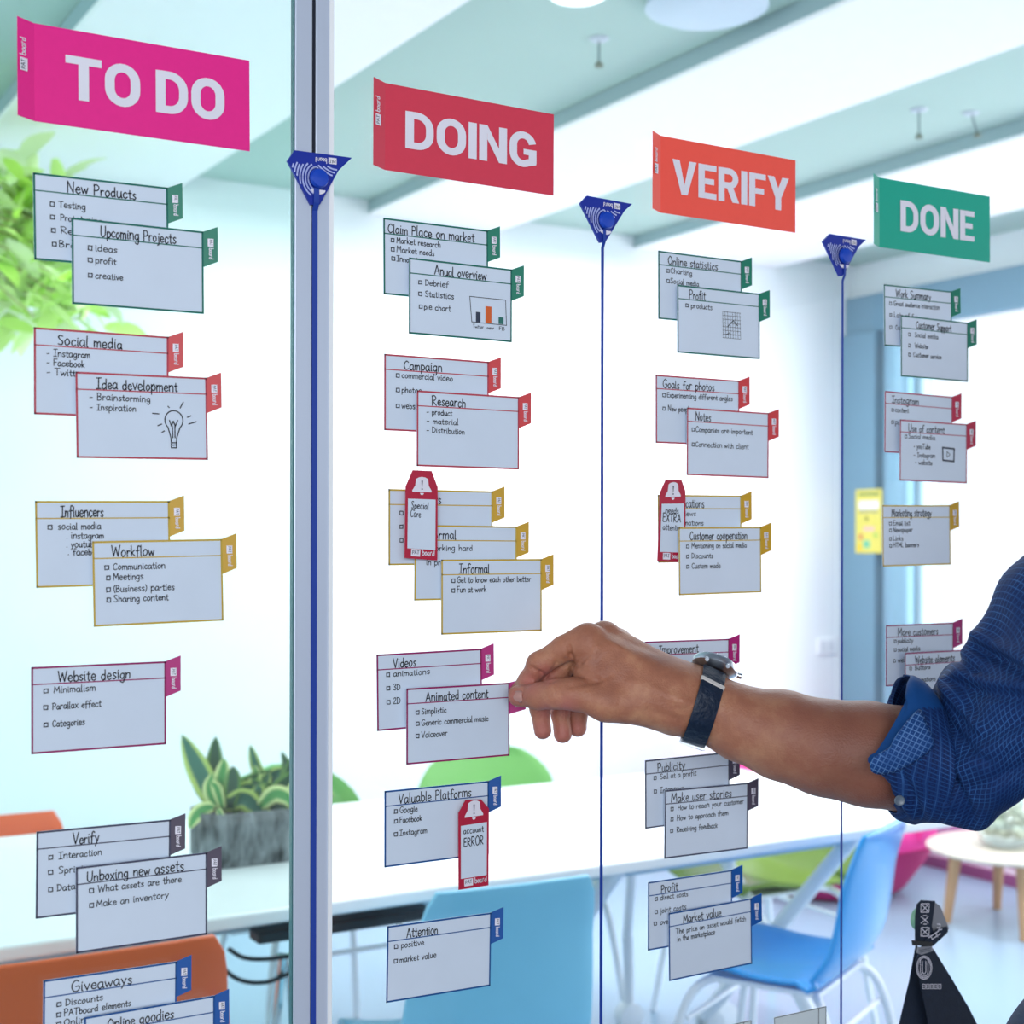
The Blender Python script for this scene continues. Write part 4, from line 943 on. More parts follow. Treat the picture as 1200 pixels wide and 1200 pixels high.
pbox(.12, .33, .86, .37, ('poster_grey', '#a9a87c', .5), 'text_line'); pbox(.36, .42, .50, .50, ('poster_olive', '#a8a23a', .5), 'emblem')
pbox(.30, .58, .72, .66, ('poster_pinkish', '#e9bfa8', .5), 'picture'); pbox(.12, .70, .28, .79, ('poster_red', '#d98a4f', .5), 'icon'); pbox(.68, .68, .86, .76, ('poster_lime', '#b9cf5a', .5), 'icon')
pbox(.30, .80, .55, .92, ('poster_aqua', '#6fc79b', .5), 'icon'); pbox(.08, .86, .24, .97, ('poster_gold', '#f0c816', .5), 'icon')
p = at_y(997, 542, BACK-.004); 
so = thing('wall_fitting', 'small round grey fitting at the corner of the back wall', 'fitting', (p.x-.02, BACK-.02, p.z)); G().lathe((p.x-.02, BACK-.011, p.z), [(.02, .01), (.024, 0), (.016, -.01)], 20, axis='y').build('cap', M_steel, so, smooth=True)
p = at_y(968, 757, BACK-.004)
sk = thing('wall_socket', 'faint white wall socket plate low on the back wall', 'socket', (p.x, BACK, p.z-.05))
G().box((p.x-.06, BACK-.012, p.z-.04), (p.x+.06, BACK-.001, p.z+.04)).build('plate', M_white, sk, bevel=.003)
G().box((p.x-.045, BACK-.014, p.z-.026), (p.x-.005, BACK-.0122, p.z+.026)).box((p.x+.005, BACK-.014, p.z-.026), (p.x+.045, BACK-.0122, p.z+.026)).build('switch', mat('socket_grey', '#dfe3e8', .4), sk)

# navy strap hanging from a green magnet on the glass
st = thing('key_lanyard', 'navy lanyard with white print looped over a small green magnet on the glass', 'lanyard', at_glass(1085, 1115, .02))
M_navy = mat('navy_webbing', '#0f2036', .8, noise=.1, nscale=120, bump=.2, bscale=500); M_gw = mat('grey_backing', '#8d9099', .7); M_mag = mat('green_magnet', '#77a98c', .35)
mg = at_glass(1076, 1076, .0); G().lathe((mg.x, -.001, mg.z), [(.013, 0), (.013, -.010), (.011, -.012)], 24, axis='y').build('magnet', M_mag, st, smooth=True)
def strap(name, outline, o0, o1, m, parent, th=.0012):
    """flat webbing: outline in photo pixels, offset from the glass varying from top (o0) to bottom (o1)"""
    y0 = min(p[1] for p in outline); y1 = max(p[1] for p in outline)
    V = [at_glass(x, y, o0+(o1-o0)*(y-y0)/(y1-y0)) for x, y in outline]; n = len(V); V2 = [v+Vector((0, th, 0)) for v in V]
    return mesh(name, V+V2, [tuple(range(n)), tuple(range(2*n-1, n-1, -1))]+[(i, i+n, (i+1) % n+n, (i+1) % n) for i in range(n)], m, parent)
strap('loop_back', [(1094,1056),(1102,1062),(1112,1088),(1109,1095),(1092,1106),(1088,1095)], .013, .016, M_gw, st)
lp = strap('loop_front', [(1080,1055),(1096,1056),(1092,1085),(1096,1100),(1090,1107),(1073,1103),(1073,1075),(1075,1060)], .017, .019, M_navy, st)
strap('twist', [(1085,1100),(1100,1088),(1110,1086),(1111,1092),(1102,1101),(1094,1108),(1080,1110)], .0195, .020, M_navy, st)
kb = strap('keeper', [(1069,1102),(1093,1104),(1093,1109),(1070,1108)], .0215, .0215, M_black, st)
strap('knot_lining', [(1076,1110),(1092,1109),(1094,1114),(1080,1119),(1075,1117)], .021, .0215, M_gw, st)
tl = strap('tail_left', [(1074,1107),(1082,1120),(1090,1160),(1093,1220),(1080,1300),(1020,1300),(1052,1210),(1066,1150)], .010, .030, M_navy, st)
tr2 = strap('tail_right', [(1078,1117),(1094,1112),(1115,1146),(1135,1180),(1150,1210),(1185,1290),(1100,1290),(1090,1210),(1080,1160),(1073,1125)], .018, .034, M_navy, st)
def onstrap(x, y, o): return at_glass(x, y, o)
def gline(L, o, pw, m, name, parent):
    g = G()
    for pts in L:
        P = [at_glass(x, y, o) for x, y in pts]
        for a, b in zip(P[:-1], P[1:]):
            d = b-a
            if d.length < 1e-7: continue
            d.normalize(); n = d.cross(Vector((0, -1, 0)))*pw/2
            g.add([a-n, b-n, b+n, a+n], [(0, 1, 2, 3)])
    return g.build(name, m, parent)
for k, cy in enumerate((1064, 1078, 1092)):
    L = [[(1079.5, cy-5), (1089, cy-5), (1088.5, cy+5), (1079, cy+5), (1079.5, cy-5)], [(1080, cy-4), (1088, cy+4)], [(1088, cy-4), (1080, cy+4)]] if k != 1 else [[(1079, cy-4), (1084, cy), (1079, cy+4)], [(1088, cy-4), (1084, cy), (1088, cy+4)], [(1082, cy-5), (1086, cy-5)], [(1082, cy+5), (1086, cy+5)]]
    gline(L, .0205, .0009, M_logo, 'print', lp)
el = lambda cx, cy, a, b, n=24, t0=0, t1=360: [(cx+a*math.cos(math.radians(t)), cy+b*math.sin(math.radians(t))) for t in np.linspace(t0, t1, n)]
gline([el(1083, 1134, 9, 13.5), el(1083, 1134, 7.6, 11.8), [(1078.5, 1124), (1078.5, 1138)]+el(1083, 1138, 4.5, 6, 10, 180, 0)[1:]+[(1087.5, 1124)], [(1081, 1126), (1081, 1137)]+el(1083, 1138, 2, 3, 8, 180, 0)+[(1085, 1126)]], .0235, .0009, M_logo, 'print', tr2)
gline([[(1081+k*4.6, 1153.5), (1084.4+k*4.6, 1153.5), (1084.4+k*4.6, 1158.5), (1081+k*4.6, 1158.5), (1081+k*4.6, 1153.5)] for k in range(5)]+[[(1082+k*4.6, 1156), (1083.4+k*4.6, 1156)] for k in range(5)], .0255, .0007, M_logo, 'print', tr2)
gline([[(1098, 1083), (1102, 1083), (1101, 1088), (1098, 1087)], [(1099, 1090), (1104, 1089)], [(1088, 1099), (1100, 1091)], [(1092, 1101), (1102, 1094)], [(1090, 1096), (1093, 1101)], [(1096, 1093), (1099, 1098)]], .0212, .0011, M_logo, 'print', st)
gline([[(1077, 1114), (1091, 1111)], [(1078, 1116), (1091, 1113)]], .0225, .0006, M_dk, 'print', st)

# ------------------------------------------------------------------ the person: one skin surface from a smooth distance field
def C(px, py, fw):                            # view-aligned coordinates (right, up, forward) in metres
    d = ray(px, py)*fw; return np.array([d.dot(RGT), d.z, d.dot(FWD)])
def to_world(P):
    P = np.asarray(P); r = np.array(RGT); f = np.array(FWD)
    return np.array(CAM)+P[:, :1]*r+P[:, 1:2]*np.array([0, 0, 1.0])+P[:, 2:3]*f
def cone(P, a, b, ra, rb):
    ab = b-a; t = np.clip(((P-a)@ab)/(ab@ab), 0, 1)
    return np.linalg.norm(P-a-t[:, None]*ab, axis=1)-(ra+(rb-ra)*t)
def smin(a, b, k):
    h = np.maximum(k-np.abs(a-b), 0)/k; return np.minimum(a, b)-h*h*k*.25
def surface_nets(fn, lo, hi, step):
    lo = np.array(lo); hi = np.array(hi); n = np.ceil((hi-lo)/step).astype(int)+1
    ax = [lo[i]+np.arange(n[i])*step for i in range(3)]
    D = np.empty(n, dtype=np.float32)
    Y, Z = np.meshgrid(ax[1], ax[2], indexing='ij'); yz = np.stack([Y.ravel(), Z.ravel()], 1)
    for i in range(0, n[0], 8):
        xs = ax[0][i:i+8]
        P = np.concatenate([np.concatenate([np.full((len(yz), 1), x), yz], 1) for x in xs])
        D[i:i+8] = fn(P).reshape(len(xs), n[1], n[2])
    S_ = D < 0; nx, ny, nz = n
    cell = np.zeros((nx-1, ny-1, nz-1), dtype=np.int8)
    cnt = np.zeros(cell.shape, np.float32); acc = np.zeros(cell.shape+(3,), np.float32)
    offs = [(0,0,0),(1,0,0),(0,1,0),(1,1,0),(0,0,1),(1,0,1),(0,1,1),(1,1,1)]
    def sl(A, o): return A[o[0]:nx-1+o[0], o[1]:ny-1+o[1], o[2]:nz-1+o[2]]
    for a in range(8):
        for b in range(a+1, 8):
            oa, ob = offs[a], offs[b]
            if sum(abs(oa[i]-ob[i]) for i in range(3)) != 1: continue
            m = sl(S_, oa) != sl(S_, ob)
            if not m.any(): continue
            da = sl(D, oa)[m]; db = sl(D, ob)[m]; t = da/(da-db)
            cnt[m] += 1
            for i in range(3): acc[..., i][m] += oa[i]+(ob[i]-oa[i])*t
    act = cnt > 0; idx = -np.ones(cell.shape, np.int64); idx[act] = np.arange(act.sum())
    ijk = np.argwhere(act); V = lo+(ijk+acc[act]/cnt[act][:, None])*step
    Q = []
    for d in range(3):
        e = [0, 0, 0]; e[d] = 1; u = (d+1) % 3; w = (d+2) % 3
        A = S_[tuple(slice(0, n[i]-e[i]) for i in range(3))]; B = S_[tuple(slice(e[i], n[i]) for i in range(3))]
        m = A != B; loc = np.argwhere(m)
        ok = (loc[:, u] > 0) & (loc[:, w] > 0) & (loc[:, u] < n[u]-1) & (loc[:, w] < n[w]-1); loc = loc[ok]
        fl = A[tuple(loc.T)]
        def cid(du, dw):
            q = loc.copy(); q[:, u] -= du; q[:, w] -= dw; return idx[q[:, 0], q[:, 1], q[:, 2]]
        q = np.stack([cid(1, 1), cid(0, 1), cid(0, 0), cid(1, 0)], 1)
        q[~fl] = q[~fl][:, ::-1]; Q.append(q)
    return V, np.concatenate(Q)
# --- hand and forearm --------------------------------------------------------
def chain(P, pts, k=.004):
    d = None
    for (a, ra), (b, rb) in zip(pts[:-1], pts[1:]):
        c = cone(P, a, b, ra, rb); d = c if d is None else smin(d, c, k)
    return d
J = lambda x, y, f, r: (C(x, y, f), r)
thumb = [J(770, 824, 1.262, .0205), J(708, 821, 1.250, .0160), J(672, 814, 1.250, .0128), J(650, 813, 1.254, .0122), J(632, 815, 1.262, .0112), J(608, 815.5, 1.276, .0096)]
index = [J(689, 747, 1.268, .0138), J(660, 760, 1.272, .0108), J(632, 778, 1.278, .0112), J(620, 797, 1.286, .0092), J(606, 812, 1.296, .0074)]
middle = [J(706, 745, 1.288, .0132), J(672, 770, 1.292, .0105), J(644, 796, 1.296, .0105), J(633, 830, 1.300, .0090), J(636, 856, 1.300, .0082)]
ring = [J(722, 753, 1.304, .0125), J(690, 780, 1.308, .0100), J(664, 806, 1.311, .0100), J(656, 836, 1.313, .0086), J(659, 860, 1.312, .0080)]
pinky = [J(738, 768, 1.316, .0115), J(708, 790, 1.319, .0090), J(684, 812, 1.321, .0090), J(676, 838, 1.322, .0078), J(677, 853, 1.322, .0073)]
palm = [(C(798, 814, 1.262), C(691, 757, 1.266), .0200, .0145), (C(800, 808, 1.285), C(708, 750, 1.286), .0205, .0140),
        (C(805, 812, 1.300), C(724, 760, 1.302), .0190, .0130), (C(805, 822, 1.305), C(740, 778, 1.314), .0180, .0125),
        (C(790, 826, 1.262), C(715, 822, 1.252), .0205, .0165), (C(745, 800, 1.262), C(712, 795, 1.262), .019, .016), (C(745, 815, 1.290), C(712, 805, 1.290), .021, .018),
        (C(712, 795, 1.262), C(688, 790, 1.268), .0150, .0105)]
arm = [J(800, 821, 1.276, .0262), J(835, 832, 1.276, .0270), J(870, 847, 1.272, .0310), J(915, 862, 1.268, .0372), J(965, 875, 1.262, .0405), J(1020, 885, 1.257, .0435), J(1070, 888, 1.256, .0440), J(1100, 882, 1.262, .038), J(1230, 800, 1.24, .034)]
def f_hand(P):
    fing = chain(P, index)
    for k, ch in enumerate((middle, ring, pinky)): fing = smin(fing, chain(P, ch), .0015)
    pm = None
    for a, b, ra, rb in palm: c = cone(P, a, b, ra, rb); pm = c if pm is None else smin(pm, c, .014)
    am = chain(P, arm, .010)
    # flatten the wrist section a little by adding a second rod deeper in
    c2 = cone(P, C(770, 815, 1.288), C(870, 846, 1.282), .024, .027); am = smin(am, c2, .012)
    d = smin(pm, am, .022)
    d = smin(d, fing, .0065)
    d = smin(d, chain(P, thumb, .006), .006)
    return d
pts_all = np.array([p for ch in (thumb, index, middle, ring, pinky, arm) for p, r in ch])
lo = np.array([C(590, 870, 1.3)[0]-.01, C(700, 975, 1.3)[1]-.01, 1.17]); hi = np.array([C(1120, 700, 1.25)[0], C(700, 712, 1.30)[1]+.006, 1.36])
V, Q = surface_nets(f_hand, lo, hi, .0016)
# refine vertices onto the field and add creases
def grad(fn, P, e=.0008):
    g = np.stack([fn(P+np.eye(3)[i]*e)-fn(P-np.eye(3)[i]*e) for i in range(3)], 1)/(2*e)
    return g/np.maximum(np.linalg.norm(g, axis=1), 1e-6)[:, None]
N = grad(f_hand, V)
for _ in range(2): V = V-N*f_hand(V)[:, None]
N = grad(f_hand, V)
def px_of(P):
    u = P[:, 0]/P[:, 2]*F; v = P[:, 1]/P[:, 2]*F
    return np.stack([CX+u*_c+v*_s, CY-(-u*_s+v*_c)], 1)
def seg_d(p, a, b):
    a = np.array(a, float); b = np.array(b, float); ab = b-a; t = np.clip(((p-a)@ab)/(ab@ab), 0, 1); return np.linalg.norm(p-a-t[:, None]*ab, axis=1)
pp = px_of(V); front = np.clip(-N[:, 2]*1.6, 0, 1)
creases = [([(622, 783), (634, 790), (640, 793)], .0011, 2.2), ([(648, 768), (652, 778), (648, 786)], .0007, 2.0), ([(667, 758), (669, 768), (674, 780)], .0013, 2.2),
           ([(664, 772), (670, 783), (668, 790)], .0010, 2.0), ([(652, 797), (646, 798), (640, 799)], .0008, 1.8),
           ([(645, 803), (646, 812)], .0005, 1.5), ([(651, 803), (652, 813)], .0006, 1.5), ([(657, 804), (657, 812)], .0004, 1.5),
           ([(634, 758), (640, 766)], .0004, 1.5), ([(700, 760), (690, 778), (684, 790)], -.0012, 5.0), ([(745, 770), (715, 752)], -.0006, 4.0),
           ([(612, 806), (610, 824)], .0006, 1.4), ([(602, 809), (611, 808)], .0004, 1.2), ([(740, 800), (800, 822), (830, 835)], -.0010, 6.0),
           ([(760, 832), (800, 845)], .0007, 4.0), ([(668, 805), (700, 797), (716, 790)], .0010, 3.0)]
for L, dep, wd in creases:
    for a, b in zip(L[:-1], L[1:]):
        q = seg_d(pp, a, b); V = V-N*(dep*1.65*np.exp(-(q/(wd*1.2))**2)*front)[:, None]
# soft tendon relief on the back of the hand and a little muscle on the forearm
rng = np.random.RandomState(3)
def wob(P, f, s):
    o = np.zeros(len(P))
    for k in range(4):
        w = rng.normal(size=3)*f; o += np.sin(P@w+rng.uniform(0, 6))
    return o*s/4
V = V+N*wob(V, 55, .0014)[:, None]
# --- rest of the body (coarser): other arm, neck, head -----------------------
def Wp(x, y, z): return np.array([x, y, z], float)
BX, BY = 1.02, -.63; HX, HY = 1.05, -.41                       # chest centre on the floor plan; the person faces -X, turned towards the glass
face = np.array([-.86, .51, 0.]); lft = np.array([-.51, -.86, 0.])      # facing direction and the person's left
sh_r = to_world([C(1430, 640, 1.10)])[0]
def bp(f, l, z):
    t = min(1, max(0, (1.38-z)/.38)); return np.array([BX*(1-t)+HX*t, BY*(1-t)+HY*t, 0])+face*f+lft*l+np.array([0, 0, z])
sh_l = bp(-.0, .20, 1.43)
def ell(P, c, r, ax=(None)):
    q = P-c; q = np.stack([q@face, q@lft, q[:, 2]], 1)/np.array(r); l = np.linalg.norm(q, axis=1)
    return (l-1)*min(r)*1.0
def f_head(P):
    hc = bp(.05, 0, 1.66)
    d = ell(P, hc+face*-.005, (.098, .077, .112))
    d = smin(d, ell(P, hc+face*.035+np.array([0, 0, -.055]), (.062, .055, .065)), .03)
    d = smin(d, cone(P, hc+face*.098+np.array([0, 0, .012]), hc+face*.118+np.array([0, 0, -.025]), .009, .014), .014)       # nose
    d = smin(d, cone(P, hc+face*.082+lft*.022+np.array([0, 0, -.062]), hc+face*.082-lft*.022+np.array([0, 0, -.062]), .009, .009), .008)   # lips
    for s in (-1, 1):
        d = smin(d, ell(P, hc+lft*(.078*s)+face*-.005+np.array([0, 0, -.012]), (.018, .008, .031)), .006)      # ears
        d = -smin(-d, cone(P, hc+face*.098+lft*(.031*s)+np.array([0, 0, .012]), hc+face*.090+lft*(.034*s)+np.array([0, 0, .012]), .012, .012), .012)
    d = smin(d, cone(P, bp(-.01, 0, 1.42), bp(.02, 0, 1.58), .062, .056), .03)
    d = smin(d, cone(P, bp(-.01, -.1, 1.43), bp(-.01, .1, 1.43), .055, .055), .05)
    return d
Vh, Qh = surface_nets(f_head, (BX-.25, BY-.25, 1.36), (BX+.22, BY+.25, 1.80), .005)
elb_r = to_world([C(1110, 872, 1.262)])[0]
def f_core(P):
    d = ell(P, bp(0, 0, 1.22), (.115, .175, .24)); d = smin(d, ell(P, bp(0, 0, 1.40), (.08, .18, .07)), .06); d = smin(d, ell(P, bp(-.01, 0, 1.0), (.11, .155, .16)), .08)
    d = smin(d, cone(P, bp(0, -.15, 1.40), sh_r, .058, .052), .05); d = smin(d, cone(P, sh_r, elb_r, .050, .036), .03)
    d = smin(d, cone(P, bp(0, .15, 1.40), sh_l, .055, .05), .05); d = smin(d, cone(P, sh_l, bp(.03, .27, 1.12), .052, .043), .04)
    for s in (-1, 1): d = smin(d, chain(P, [(bp(0, .09*s, .92), .082), (bp(.02, .11*s, .50), .055), (bp(-.01, .12*s, .09), .040)], .03), .04)
    return smin(d, cone(P, bp(-.01, 0, 1.42), bp(.02, 0, 1.56), .060, .054), .03)
Vc, Qc = surface_nets(f_core, (BX-.30, BY-.46, .04), (BX+.30, BY+.56, 1.64), .011)
hand_l = bp(.14, .30, .86)
def f_left(P):
    d = cone(P, bp(.03, .27, 1.12), bp(.12, .29, .93), .043, .028)
    d = smin(d, cone(P, bp(.12, .29, .93), hand_l, .030, .032), .02)
    for k in range(4):
        o = face*(.03-.018*k); d = smin(d, chain(P, [(hand_l+o*.9, .010), (hand_l+o+np.array([0, 0, -.055]), .0088), (hand_l+o-lft*.012+np.array([0, 0, -.085]), .0075)]), .005)
    d = smin(d, chain(P, [(hand_l+face*.025+np.array([0, 0, .03]), .014), (hand_l+face*.055-lft*.01+np.array([0, 0, -.015]), .0105), (hand_l+face*.06-lft*.015+np.array([0, 0, -.045]), .009)]), .008)
    return d
Vl, Ql = surface_nets(f_left, (hand_l[0]-.22, hand_l[1]-.14, .72), (hand_l[0]+.30, hand_l[1]+.16, 1.18), .004)
Vw = to_world(V)
n1, n2, n3 = len(Vw), len(Vw)+len(Vh), len(Vw)+len(Vh)+len(Vl)
Vall = np.concatenate([Vw, Vh, Vl, Vc]); Qall = np.concatenate([Q, Qh+n1, Ql+n2, Qc+n3])
# skin material
def skin_material():
    m = bpy.data.materials.new('skin'); m.use_nodes = True; nt = m.node_tree; b = nt.nodes['Principled BSDF']
    tc = nt.nodes.new('ShaderNodeTexCoord')
    n1 = nt.nodes.new('ShaderNodeTexNoise'); n1.inputs['Scale'].default_value = 22; n1.inputs['Detail'].default_value = 6; n1.inputs['Roughness'].default_value = .65
    cr = nt.nodes.new('ShaderNodeValToRGB'); e = cr.color_ramp.elements
    e[0].position = .28; e[0].color = (*srgb('#955d4a'), 1); e[1].position = .66; e[1].color = (*srgb('#c48f6e'), 1); x = e.new(.5); x.color = (*srgb('#ad7258'), 1)
    nt.links.new(tc.outputs['Object'], n1.inputs[0]); nt.links.new(n1.outputs[0], cr.inputs[0])
    at_ = nt.nodes.new('ShaderNodeAttribute'); at_.attribute_name = 'ruddy'
    mx = nt.nodes.new('ShaderNodeMix'); mx.data_type = 'RGBA'; mx.inputs[7].default_value = (*srgb('#b56a64'), 1)
    nt.links.new(at_.outputs['Fac'], mx.inputs[0]); nt.links.new(cr.outputs[0], mx.inputs[6]); nt.links.new(mx.outputs[2], b.inputs['Base Color'])
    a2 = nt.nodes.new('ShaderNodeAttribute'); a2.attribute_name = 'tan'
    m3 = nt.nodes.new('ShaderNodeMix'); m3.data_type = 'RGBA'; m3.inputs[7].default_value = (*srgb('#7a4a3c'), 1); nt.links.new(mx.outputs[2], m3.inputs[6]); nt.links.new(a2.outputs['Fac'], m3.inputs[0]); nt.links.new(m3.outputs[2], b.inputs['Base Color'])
    b.inputs['Roughness'].default_value = .48; b.inputs['Specular IOR Level'].default_value = .4
    b.inputs['Subsurface Weight'].default_value = .12; b.inputs['Subsurface Radius'].default_value = (.009, .004, .002); b.inputs['Subsurface Scale'].default_value = .7
    n2 = nt.nodes.new('ShaderNodeTexVoronoi'); n2.inputs['Scale'].default_value = 620
    n3 = nt.nodes.new('ShaderNodeTexNoise'); n3.inputs['Scale'].default_value = 180; n3.inputs['Detail'].default_value = 6
    ad = nt.nodes.new('ShaderNodeMath'); ad.operation = 'ADD'
    nt.links.new(tc.outputs['Object'], n2.inputs[0]); nt.links.new(tc.outputs['Object'], n3.inputs[0]); nt.links.new(n2.outputs[0], ad.inputs[0]); nt.links.new(n3.outputs[0], ad.inputs[1])
    bp_ = nt.nodes.new('ShaderNodeBump'); bp_.inputs['Strength'].default_value = .35; bp_.inputs['Distance'].default_value = .0009
    nt.links.new(ad.outputs[0], bp_.inputs['Height']); nt.links.new(bp_.outputs[0], b.inputs['Normal'])
    return m
M_skin = skin_material()
person = thing('person', "person in blue patterned shirt, rolled sleeve, reaching in from the right to pinch a card", 'person', (BX, BY, 0))
me = bpy.data.meshes.new('body'); me.from_pydata(Vall.tolist(), [], Qall.tolist()); me.update()
me.polygons.foreach_set('use_smooth', [True]*len(me.polygons))
ruddy = np.zeros(len(Vall), np.float32)
tips = [(636, 856, 16), (659, 860, 16), (677, 853, 15), (604, 814, 12), (620, 800, 14), (640, 790, 12), (664, 830, 14), (640, 835, 12)]
rd = np.zeros(len(V))
for x, y, r in tips: rd = np.maximum(rd, np.exp(-((pp[:, 0]-x)**2+(pp[:, 1]-y)**2)/(r*r)))
rd = np.maximum(rd*.75, .18*np.clip((pp[:, 0]-860)/150, 0, 1)); ruddy[:len(V)] = rd
A = me.attributes.new('ruddy', 'FLOAT', 'POINT'); A.data.foreach_set('value', ruddy)
tan_shade_v = np.zeros(len(Vall), np.float32); tan_shade_v[:len(V)] = np.clip((pp[:, 0]-830)/160, 0, 1)*.75  # forearm darker: tan and hair, plus shade put into the colour
A = me.attributes.new('tan', 'FLOAT', 'POINT'); A.data.foreach_set('value', tan_shade_v)
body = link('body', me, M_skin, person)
# nails
M_nail = mat('fingernail', '#bd8b80', .3, coat=.3)
def nail(c, nrm, along, L_, W__, name='thumbnail'):
    c = np.array(c); n = np.array(nrm, float); n /= np.linalg.norm(n); a = np.array(along, float); a -= n*(a@n); a /= np.linalg.norm(a); s = np.cross(n, a)
    V = []; Fc = []
    for i in range(7):
        for j in range(7):
            u, v = -1+i/3, -1+j/3; k = math.sqrt(max(0, 1-.35*abs(u)**3)); 
            p = c+a*(u*L_/2)+s*(v*W__/2*k)-n*(v*v*.0022+.0006*u*u)
            V.append(p)
    for i in range(6):
        for j in range(6): q = i*7+j; Fc.append((q, q+1, q+8, q+7))
    o = mesh(name, to_world(np.array(V)), Fc, M_nail, person, smooth=True); so = o.modifiers.new('t', 'SOLIDIFY'); so.thickness = .0006
def surf_point(px, py, fn, f0=1.15, f1=1.36):
    d = C(px, py, 1.0); 
    for f in np.arange(f0, f1, .0006):
        if fn((d*f)[None])[0] < 0: return d*f
    return d*f1
pn = surf_point(606, 817, f_hand)
n_ = grad(f_hand, pn[None])[0]
nail(pn+n_*.0004, n_, C(595, 817, 1.28)-C(630, 815, 1.26), .0105, .0105)

# --- clothes ------------------------------------------------------------------
def shirt_material(name, base, line, dark, plain=False):
    m = bpy.data.materials.new(name); m.use_nodes = True; nt = m.node_tree; b = nt.nodes['Principled BSDF']; b.inputs['Roughness'].default_value = .75
    b.inputs['Specular IOR Level'].default_value = .25
    def math_(op, a, bb=None, c=None):
        n = nt.nodes.new('ShaderNodeMath'); n.operation = op
        for i, v in enumerate((a, bb, c)):
            if v is None: continue
            if isinstance(v, (int, float)): n.inputs[i].default_value = v
            else: nt.links.new(v, n.inputs[i])
        return n.outputs[0]
    at_ = nt.nodes.new('ShaderNodeAttribute'); at_.attribute_name = 'weave'
    sp = nt.nodes.new('ShaderNodeSeparateXYZ'); nt.links.new(at_.outputs['Vector'], sp.inputs[0])
    fu = math_('ABSOLUTE', math_('SUBTRACT', math_('FRACT', sp.outputs[0]), .5)); fv = math_('ABSOLUTE', math_('SUBTRACT', math_('FRACT', sp.outputs[1]), .5))
    mxx = math_('MAXIMUM', fu, fv); 
    edge = math_('GREATER_THAN', mxx, .45)
    ringo = math_('MULTIPLY', math_('LESS_THAN', mxx, .27), math_('GREATER_THAN', mxx, .12))
    nz = nt.nodes.new('ShaderNodeTexNoise'); nz.inputs['Scale'].default_value = 40; nz.inputs['Detail'].default_value = 3
    mr = nt.nodes.new('ShaderNodeMapRange'); mr.inputs[1].default_value = .35; mr.inputs[2].default_value = .65; mr.inputs[3].default_value = .2; mr.inputs[4].default_value = 1
    tc = nt.nodes.new('ShaderNodeTexCoord'); nt.links.new(tc.outputs['Object'], nz.inputs[0]); nt.links.new(nz.outputs[0], mr.inputs[0])
    m1 = nt.nodes.new('ShaderNodeMix'); m1.data_type = 'RGBA'; m1.inputs[6].default_value = (*srgb(base), 1); m1.inputs[7].default_value = (*srgb(line), 1)
    nt.links.new(math_('MULTIPLY', edge, mr.outputs[0]), m1.inputs[0])
    m2 = nt.nodes.new('ShaderNodeMix'); m2.data_type = 'RGBA'; m2.inputs[7].default_value = (*srgb(dark), 1); nt.links.new(m1.outputs[2], m2.inputs[6])
    nt.links.new(math_('MULTIPLY', ringo, .85), m2.inputs[0])
    if plain: b.inputs['Base Color'].default_value = (*srgb(base), 1)
    else: nt.links.new(m2.outputs[2], b.inputs['Base Color'])
    w = nt.nodes.new('ShaderNodeTexNoise'); w.inputs['Scale'].default_value = 90; w.inputs['Detail'].default_value = 6; nt.links.new(tc.outputs['Object'], w.inputs[0])
    bp_ = nt.nodes.new('ShaderNodeBump'); bp_.inputs['Strength'].default_value = .3; bp_.inputs['Distance'].default_value = .002
    nt.links.new(w.outputs[0], bp_.inputs['Height']); nt.links.new(bp_.outputs[0], b.inputs['Normal'])
    MATS[name] = m; return m
M_shirt = shirt_material('patterned_blue_shirt', '#0b2f66', '#34629f', '#031c48'); M_lining = shirt_material('plain_blue_lining', '#0b4482', '#0b4482', '#0b4482', True)
M_flap = shirt_material('patterned_blue_inside', '#244f8c', '#7aa3d6', '#0c2f68')
def weave(me, uv):
    A = me.attributes.new('weave', 'FLOAT_VECTOR', 'POINT'); A.data.foreach_set('vector', np.concatenate([uv, np.zeros((len(uv), 1))], 1).astype(np.float32).ravel())
